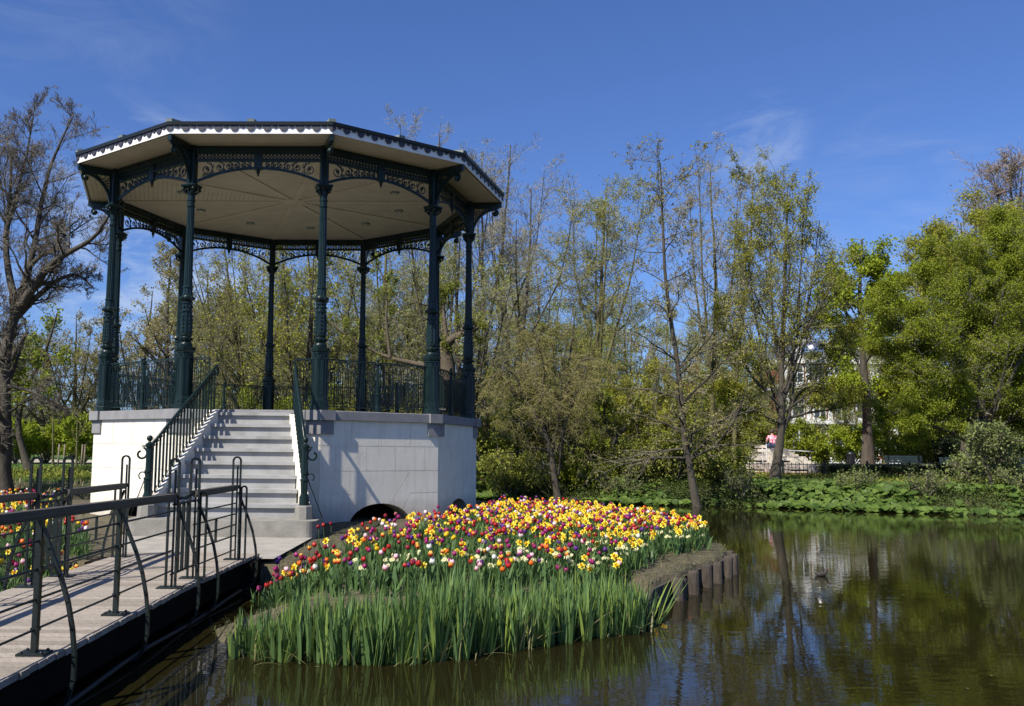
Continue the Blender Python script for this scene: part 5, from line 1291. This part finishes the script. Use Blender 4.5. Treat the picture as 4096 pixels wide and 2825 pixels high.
o = np_obj('bank_reeds', V, Q, DRY); tag(o, 'dry straw and green reeds on the far bank before the left lawn', 'reeds', kind='stuff')
n = 34000; x = g.uniform(-26,-7,n); y = shore(x)+3.0+g.uniform(0,1,n)**1.5*14; y = np.minimum(y, 44)
V, Q = blades(np.stack([x,y,ground_h(x,y)+.0],-1), g.uniform(0,2*pi,n), g.uniform(.05,.11,n), g.uniform(.015,.03,n), g.uniform(.1,.6,n), g.uniform(0,.6,n), 3, prof=np.array([1,.8,.1]))
o = np_obj('lawn_grass', V, Q, LAWNB); tag(o, 'short green grass of the lawn beyond the left flower bed', 'grass', kind='stuff')

# ---------------------------------------------------------------- hedge, fence, benches, bins
def hedge(lb, X0, X1, d, ytop, n, seed):
    g = np.random.default_rng(seed); a = at(X0, 1900, d); b = at(X1, 1900, d); top = at(X0, ytop, d)[2]
    x = g.uniform(a[0], b[0], n); y = d+g.uniform(-.28,.28,n); z0 = ground_h(x,y); z = z0 + (top-z0)*(1-g.beta(1,1.6,n)*.97)+.03*np.sin(x*5)
    V, Q = leaves_np(np.stack([x,y,z],-1), g, .065, jit=.03)
    rt = empty('hedge', ((a[0]+b[0])/2, d, gh((a[0]+b[0])/2, d)), lb, 'hedge'); np_obj('foliage', V, Q, LD, rt)
    m = 260; x = g.uniform(a[0], b[0], m); P = np.stack([np.stack([x+g.normal(0,.02,m), np.full(m,d)+g.normal(0,.08,m), ground_h(x,np.full(m,d))-.02],-1), np.stack([x+g.normal(0,.1,m), np.full(m,d)+g.normal(0,.12,m), np.full(m,top-.05)],-1)],1)
    V, Q = tubes(P, np.full((m,2),.008), 3); np_obj('stems', V, Q, TWD, rt)
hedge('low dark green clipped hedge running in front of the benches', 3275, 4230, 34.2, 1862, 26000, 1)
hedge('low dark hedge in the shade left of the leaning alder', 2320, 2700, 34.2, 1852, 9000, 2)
# fence
fd = 33.4; z0 = .70
FR = empty('park_fence', (at(3130,1900,fd)[0], fd, z0), 'low dark iron picket fence before the red court and hedge', 'fence')
xa, xb = at(2975,1900,fd)[0], at(3300,1900,fd)[0]; xc = at(3640,1900,fd)[0]
posts = [xa, (xa+xb)/2-.05, xb, (xb+xc)/2, xc]
for x in posts:
    mb = MB(); mb.box(x-.025,x+.025,fd-.025,fd+.025,z0-.1,z0+.62); mb.sphere((x,fd,z0+.63),.03,6,4); obj('post', mb, IRON2, FR)
mb = MB(); mb.bar((xa,fd,z0+.50),(xc,fd,z0+.50),.02,.03); obj('top_rail', mb, IRON2, FR)
mb = MB(); mb.bar((xa,fd,z0+.10),(xb,fd,z0+.10),.02,.03); obj('bottom_rail', mb, IRON2, FR)
nn = 21
for i in range(nn):
    x = xa + (xb-xa)*(i+.5)/nn; mb = MB(); mb.bar((x,fd,z0+.05),(x,fd,z0+.56),.016); obj('picket', mb, IRON2, FR)
# benches
BENCHM = mat('bench_slats', (.018,.034,.042), (.03,.05,.06), rough=.75, spec=.2); BENCHL = mat('bench_slats_light', (.20,.24,.26), (.28,.31,.33), rough=.4)
for X, wX, m_, lb in ((3601,148,BENCHM,'dark blue green slatted park bench left of the two under the dense green tree'), (3820,92,BENCHM,'dark park bench half hidden behind the middle of the hedge'), (4080,105,BENCHL,'pale grey slatted park bench at the right edge of the picture')):
    p = at(X, 1850, 37.6); hw = 148/2/FF*37.6; z0_ = gh(p[0], p[1]); bn = empty('park_bench', (p[0], p[1], z0_), lb, 'bench')
    mb = MB()
    for j in range(3): mb.box(p[0]-hw,p[0]+hw,p[1]-.28+.02*j,p[1]-.25+.02*j,z0_+.50+j*.105,z0_+.59+j*.105)
    obj('backrest', mb, m_, bn)
    mb = MB()
    for j in range(4): mb.box(p[0]-hw,p[0]+hw,p[1]-.22+.11*j,p[1]-.13+.11*j,z0_+.42,z0_+.455)
    obj('seat', mb, m_, bn)
    for s_ in (-1,1):
        mb = MB(); x = p[0]+s_*(hw-.15)
        mb.bar((x,p[1]-.20,z0_-.02),(x,p[1]-.27,z0_+.80),.05); mb.bar((x,p[1]+.20,z0_-.02),(x,p[1]+.18,z0_+.42),.05); mb.bar((x,p[1]-.24,z0_+.40),(x,p[1]+.22,z0_+.40),.05); obj('leg', mb, IRON2, bn)
for X, Y, lb, m_ in ((2858,1852,'blue grey litter bin standing left of the stone steps', BENCHM), (3404,1848,'black litter bin behind the hedge right of the stone steps', BLACK)):
    p = at(X, Y, 38); z0_ = gh(p[0],p[1]); bn = empty('litter_bin', (p[0],p[1],z0_), lb, 'litter bin')
    mb = MB(); mb.ring_lathe([(.32,.13),(.34,.15),(.80,.165),(.82,.17),(.84,.17)], 14, (p[0],p[1],z0_)); obj('bin_body', mb, m_, bn)
    mb = MB(); mb.ring_lathe([(.86,.17),(.93,.13),(.97,.05)], 14, (p[0],p[1],z0_)); obj('lid', mb, m_, bn)
    mb = MB(); mb.tube([(p[0],p[1],z0_-.05),(p[0],p[1],z0_+.33)], .03, 8); obj('post', mb, IRON2, bn)

# ---------------------------------------------------------------- stepped stone seating with a person
SANDS = mat('pale_stone', (.66,.60,.50), (.50,.45,.38), scale=4, rough=.85, bump=.2, island=False, c3=(.62,.57,.48))
sd = 41.; sx0, sx1 = at(2985,1900,sd)[0], at(3285,1900,sd)[0]; zb = .72; cxs = at(3110,1900,sd)[0]
SS = empty('stone_steps', ((sx0+sx1)/2, sd, zb), 'stepped mound of pale stone blocks on the red court beyond the fence', 'stone steps')
rr_ = random.Random(6); lv = 7; hh = .185
for j in range(lv):
    mb = MB(); f0 = j/lv; xl = sx0 + (cxs-sx0-.15)*f0*.9; xr = sx1 - (sx1-cxs-.35)*f0; y0 = sd-1.2+j*.32; x = xl
    while x < xr-.05:
        wv = min(rr_.uniform(.28,.6), xr-x); dp = rr_.uniform(0,.14); mb.box(x+.012, x+wv-.012, y0+dp, sd+1.6, zb+j*hh-.02*(j>0)+.003*j, zb+(j+1)*hh-rr_.choice((0,0,.06,.09)))
        x += wv
    obj('block_course', mb, SANDS, SS)
WP = mat('white_tube', (.7,.7,.7), rough=.4)
for x_, h in ((sx0+.25,1.15),(sx0+.42,1.25)):
    mb = MB(); mb.tube([(x_,sd-1.4,zb-.02),(x_,sd-1.4,zb+h)], .022, 6); mb.tube([(x_,sd-1.4,zb+h-.2),(x_+.9,sd-1.4,zb+h-.2)], .012, 5); obj('handrail', mb, WP, SS)
mb = MB(); mb.tube([(cxs+.4,sd-.3,zb+1.0),(sx1-.6,sd-.8,zb+.95)], .018, 5); obj('handrail', mb, WP, SS)

def skin_person():
    """seated figure seen from behind, patterned pink shirt"""
    px_, py_ = at(3101,1800,sd+.1)[0], sd+.35; zs = zb+hh*6.1
    rt = empty('person', (px_, py_, zs), 'person in a pink and white patterned shirt sitting on top of the stone steps', 'person')
    SK = mat('skin', (.50,.30,.21), (.44,.26,.18), rough=.6); SH = mat('pink_print_shirt', (.62,.05,.14), (.80,.62,.66), scale=14, rough=.8, lo=.48, hi=.53, detail=2); JN = mat('blue_jeans', (.04,.06,.12), (.06,.09,.17), rough=.9); HRm = mat('dark_hair', (.035,.022,.014), (.06,.04,.025), scale=30, rough=.6)
    def skin(name, pts, edges, rad, m, sub=2):
        me = bpy.data.meshes.new(name); me.from_pydata([(px_-WLp.x+a, py_-WLp.y+b, zs-WLp.z+c) for a,b,c in pts], edges, []); me.materials.append(m)
        o = bpy.data.objects.new(name, me); link(o, rt); md = o.modifiers.new('skin','SKIN'); md.use_smooth_shade = True
        for i, r in enumerate(rad): v = me.skin_vertices[0].data[i]; v.radius = (r if not isinstance(r, tuple) else r[0], r if not isinstance(r, tuple) else r[1]); v.use_root = (i == 0)
        s = o.modifiers.new('sub','SUBSURF'); s.levels = sub; s.render_levels = sub; return o
    WLp = WL[rt.name]
    # body: pelvis, spine, neck, head, arms with hands, legs
    P = [(0,0,.12),(0,.01,.30),(0,.03,.46),(0,.04,.55),(0,.06,.64),(0,.075,.75),(-.17,.03,.50),(-.24,.12,.28),(-.16,.34,.20),(-.12,.41,.20),(.17,.03,.50),(.24,.12,.28),(.16,.34,.20),(.12,.41,.20),
         (-.10,.03,.11),(-.13,.45,.14),(-.13,.50,-.28),(-.13,.62,-.33),(.10,.03,.11),(.13,.45,.14),(.13,.50,-.28),(.13,.62,-.33)]
    E_ = [(0,1),(1,2),(2,3),(3,4),(4,5),(2,6),(6,7),(7,8),(8,9),(2,10),(10,11),(11,12),(12,13),(0,14),(14,15),(15,16),(16,17),(0,18),(18,19),(19,20),(20,21)]
    R_ = [(.15,.11),(.135,.095),(.15,.09),.055,.075,.085,.058,.045,.035,.03,.058,.045,.035,.03,.09,.065,.045,.035,.09,.065,.045,.035]
    body = skin('body', P, E_, R_, SK)
    skin('shirt', [(0,0,.09),(0,.01,.28),(0,.03,.46),(0,.04,.53),(-.17,.03,.49),(-.23,.10,.33),(.17,.03,.49),(.23,.10,.33)], [(0,1),(1,2),(2,3),(2,4),(4,5),(2,6),(6,7)], [(.17,.13),(.155,.115),(.175,.11),.065,.078,.062,.078,.062], SH)
    skin('trousers', [(0,0,.10),(-.10,.03,.11),(-.13,.45,.14),(-.13,.50,-.22),(.10,.03,.11),(.13,.45,.14),(.13,.50,-.22)], [(0,1),(1,2),(2,3),(0,4),(4,5),(5,6)], [(.155,.12),.105,.08,.06,.105,.08,.06], JN)
    mb = MB(); mb.cs = True; mb.sphere((px_,py_+.055,zs+.725), .105, 12, 8, 1.08); obj('hair', mb, HRm, rt)
    mb = MB(); mb.cs = True; mb.sphere((px_,py_+.105,zs+.70), .086, 12, 8, 1.2)
    for s_ in (-1,1): mb.sphere((px_+s_*.032,py_+.185,zs+.71), .010, 6, 4); mb.sphere((px_+s_*.092,py_+.09,zs+.70), .02, 6, 4)
    mb.sphere((px_,py_+.20,zs+.685), .016, 6, 4); obj('face', mb, SK, rt)
skin_person()

# ---------------------------------------------------------------- villa, second house, spires
BRICK = mat('red_brick', (.30,.085,.055), (.22,.06,.04), scale=5, rough=.9, bump=.2); VW = mat('villa_white', (.80,.79,.76), (.70,.69,.66), rough=.6); SLATE = mat('slate', (.08,.085,.095), (.12,.125,.135), rough=.5); WIN = mat('window_glass', (.03,.04,.05), (.05,.06,.07), rough=.08); CHROME = mat('glint_chrome', (.9,.9,.92), (.85,.85,.88), rough=.26, metal=1)
vd = 84.; vz = .7; vx0, vx1 = at(3150,1700,vd)[0], at(3580,1700,vd)[0]; VH = 9.2
VL = empty('villa', ((vx0+vx1)/2, vd+4, vz), 'white and red brick villa with balconies and arched windows behind the lime green tree', 'villa')
mb = MB(); mb.box(vx0, vx1, vd, vd+9, vz-.5, vz+VH); wl = obj('wall', mb, BRICK, VL)
mb = MB()
for z in (0.0, 3.6, 6.9, 9.2): mb.box(vx0-.25, vx1+.25, vd-.35, vd+9.2, vz+z-.02, vz+z+.42)
obj('cornice', mb, VW, VL)
nb_ = 5
for i in range(nb_+1):
    x = vx0 + (vx1-vx0)*i/nb_; mb = MB()
    for z0_, z1_ in ((.4,3.6),(4.02,6.9),(7.32,9.2)): mb.box(x-.2, x+.2, vd-.12, vd+.2, vz+z0_, vz+z1_)
    obj('pilaster', mb, VW, VL)
for i in range(nb_):
    x = vx0 + (vx1-vx0)*(i+.5)/nb_
    for z, h, ar in ((.9,2.2,1),(4.2,2.0,1),(7.45,1.35,0)):
        w_ = .48; mb = MB(); top = vz+z+h; zz0 = vz+z
        def prism(w, t0, y0, y1, m_, nm, par, arch):
            pts = [(x-w,zz0-t0),(x+w,zz0-t0)] + ([(x+w*cos(a), top+w*sin(a)*.9) for a in np.linspace(0,pi,9)] if arch else [(x+w,top+t0),(x-w,top+t0)])
            q = MB(); q.poly_prism(pts, y0, y1); return obj(nm, q, m_, par)
        fr_ = prism(w_+.15, .2, vd-.10, vd+.05, VW, 'window', VL, ar); prism(w_, 0, vd-.14, vd-.101, WIN, 'pane', fr_, ar)
        q = MB(); q.box(x-.04,x+.04,vd-.17,vd-.141,zz0,top); q.box(x-w_,x+w_,vd-.168,vd-.142,zz0+h*.6,zz0+h*.6+.08); obj('glazing_bar', q, VW, fr_)
for z in (7.32,):
    mb = MB(); mb.box(vx0+2,vx1-2,vd-1.3,vd-.36,vz+z-.35,vz+z-.15); mb.box(vx0+2,vx1-2,vd-1.3,vd-1.2,vz+z+.65,vz+z+.75)
    x = vx0+2.05
    while x < vx1-2: mb.box(x,x+.12,vd-1.29,vd-1.2,vz+z-.15,vz+z+.65); x += .32
    obj('balcony', mb, VW, VL)
mb = MB(); a_ = [(vx0+.2,vd+.3),(vx1-.2,vd+.3),(vx1-.2,vd+8.7),(vx0+.2,vd+8.7)]; b_ = [(vx0+1.4,vd+1.6),(vx1-1.4,vd+1.6),(vx1-1.4,vd+7.4),(vx0+1.4,vd+7.4)]
mb.add([(*p,vz+VH+.42) for p in a_]+[(*p,vz+VH+2.3) for p in b_], [(0,1,5,4),(1,2,6,5),(2,3,7,6),(3,0,4,7),(4,5,6,7)]); rf = obj('roof', mb, SLATE, VL)
for i in range(3):
    x = vx0 + 2 + (vx1-vx0-4)*i/2; mb = MB(); mb.box(x-.7,x+.7,vd-.05,vd+1.5,vz+VH+.42,vz+VH+1.9); mb.poly_prism([(x-.9,vz+VH+1.9),(x+.9,vz+VH+1.9),(x,vz+VH+2.5)], vd-.15, vd+1.6); dm = obj('dormer', mb, VW, rf)
    mb = MB(); mb.box(x-.4,x+.4,vd-.09,vd-.052,vz+VH+.7,vz+VH+1.75); obj('dormer_pane', mb, WIN, rf)
p = at(3250,1408,vd-1.5); mb = MB(); mb.cs = True; mb.sphere(p, 1.0, 64, 40); mb.cs = False; mb.ring_lathe([(-.9,.3),(-.3,.3)], 20, p); obj('glint_sphere', mb, CHROME, VL)  # chrome ball added to the villa only to catch the sun as a glint
def house(lb, X0, X1, ytop, yev, d, m_w):
    x0, x1 = at(X0,1500,d)[0], at(X1,1500,d)[0]; ze, zt = at(X0,yev,d)[2], at(X0,ytop,d)[2]
    H_ = empty('house', ((x0+x1)/2, d+3, .7), lb, 'house'); mb = MB(); mb.box(x0,x1,d,d+7,.3,ze); obj('wall', mb, m_w, H_)
    mb = MB(); mb.add([(x0-.3,d-.3,ze),(x1+.3,d-.3,ze),(x1+.3,d+7.3,ze),(x0-.3,d+7.3,ze),(x0+1,d+2,zt),(x1-1,d+2,zt),(x1-1,d+5,zt),(x0+1,d+5,zt)], [(0,1,5,4),(1,2,6,5),(2,3,7,6),(3,0,4,7),(4,5,6,7)]); r_ = obj('roof', mb, SLATE, H_)
    mb = MB(); mb.box(x0-.25,x1+.25,d-.25,d+.1,ze-.35,ze-.02); obj('cornice', mb, VW, H_)
    n_w = max(2, int((x1-x0)/2)); 
    for i in range(n_w):
        xx = x0+(x1-x0)*(i+.5)/n_w; z = 1.6
        while z < ze-1.9:
            mb = MB(); mb.box(xx-.55,xx+.55,d-.08,d+.05,z-.12,z+1.7); w_ = obj('window', mb, VW, H_); mb = MB(); mb.box(xx-.4,xx+.4,d-.11,d-.081,z,z+1.55); obj('pane', mb, WIN, w_); z += 3
    mb = MB(); mb.box(x0+.6,x0+1.3,d+1,d+1.7,zt-1.5,zt+.8); obj('chimney', mb, BRICK, r_)
house('brick house with a dark slate roof glimpsed between the twin stemmed trees', 2765, 2925, 1478, 1512, 92, BRICK)
house('pale house glimpsed low behind the trees left of the villa', 2930, 3060, 1560, 1600, 96, VW)
for X, yt, yb_, d, w_, lb, m_ in ((2604,1388,1440,220,1.6,'thin grey church spire far behind the trees left of the leaning alder', SLATE), (903,1150,1215,200,1.9,'brown pointed spire far behind the trees seen through the bandstand', mat('brown_spire', (.13,.075,.045), rough=.9))):
    p = at(X, yb_, d); zt = at(X, yt, d)[2]; sp_ = empty('church_spire', (p[0],p[1],.7), lb, 'spire')
    mb = MB(); mb.ring_lathe([(p[2]-.7,w_),(zt-.7,.05)], 8, (p[0],p[1],.7)); obj('spire_roof', mb, m_, sp_)
    mb = MB(); mb.box(p[0]-w_,p[0]+w_,p[1]-w_,p[1]+w_,.0,p[2]); obj('tower', mb, SLATE, sp_)

# ---------------------------------------------------------------- moorhen
p = at(3285, 2292, 12.2); dk = empty('moorhen', (p[0],p[1],0), 'small dark moorhen swimming on the open water', 'bird')
FE = mat('dark_feathers', (.022,.020,.018), (.045,.035,.025), scale=30, rough=.8); WF = mat('white_feathers', (.7,.7,.68), rough=.8); BEAK = mat('red_beak', (.45,.04,.02), rough=.4)
me = bpy.data.meshes.new('body'); me.from_pydata([(-.13,0,.06),(-.07,0,.035),(0,0,.035),(.07,0,.045),(.10,0,.09),(.115,0,.125),(.13,0,.135)], [(i,i+1) for i in range(6)], []); me.materials.append(FE)
o = bpy.data.objects.new('body', me); link(o, dk); md = o.modifiers.new('s','SKIN'); md.use_smooth_shade = True
for i, r in enumerate((.012,.042,.055,.045,.022,.026,.018)): me.skin_vertices[0].data[i].radius = (r*1.0, r)
me.skin_vertices[0].data[2].use_root = True; s_ = o.modifiers.new('b','SUBSURF'); s_.levels = s_.render_levels = 2
mb = MB(); mb.add([(-.14,-.018,.055),(-.175,-.012,.085),(-.175,.012,.085),(-.14,.018,.055),(-.14,0,.035)], [(0,1,2,3),(0,3,4)]); obj('tail', mb, WF, dk, world=False)
mb = MB(); mb.ring_lathe([(0,.009),(.03,.002)], 6); mb.v = [(.145+z, x, .133+y) for x, y, z in mb.v]; obj('beak', mb, BEAK, dk, world=False); dk.scale = (.68,.68,.68)

# pollen, petals and small leaves drifting on the pond
n = 700; x = g.uniform(-1.5, 16, n); y = g.uniform(5, 26, n); k_ = ~dist_poly(x, y, ISL)[1] & (y < shore(x)-.3) & (np.sin(x*.8+y*.5)+g.normal(0,.6,n) > .2); x, y = x[k_], y[k_]; n = len(x)
a_ = g.uniform(0,2*pi,n); s_ = g.uniform(.005,.022,n); c_ = np.stack([x,y,np.full(n,.004)],-1); d1 = np.stack([np.cos(a_),np.sin(a_),0*a_],-1)*s_[:,None]; d2 = np.stack([-np.sin(a_),np.cos(a_),0*a_],-1)*s_[:,None]*.5
V = np.stack([c_-d1, c_-d2, c_+d1, c_+d2], 1).reshape(-1,3); o = np_obj('floating_debris', V, np.arange(n*4).reshape(-1,4), DRY); tag(o, 'tiny petals and leaves drifting on the pond', 'floating debris', kind='stuff')
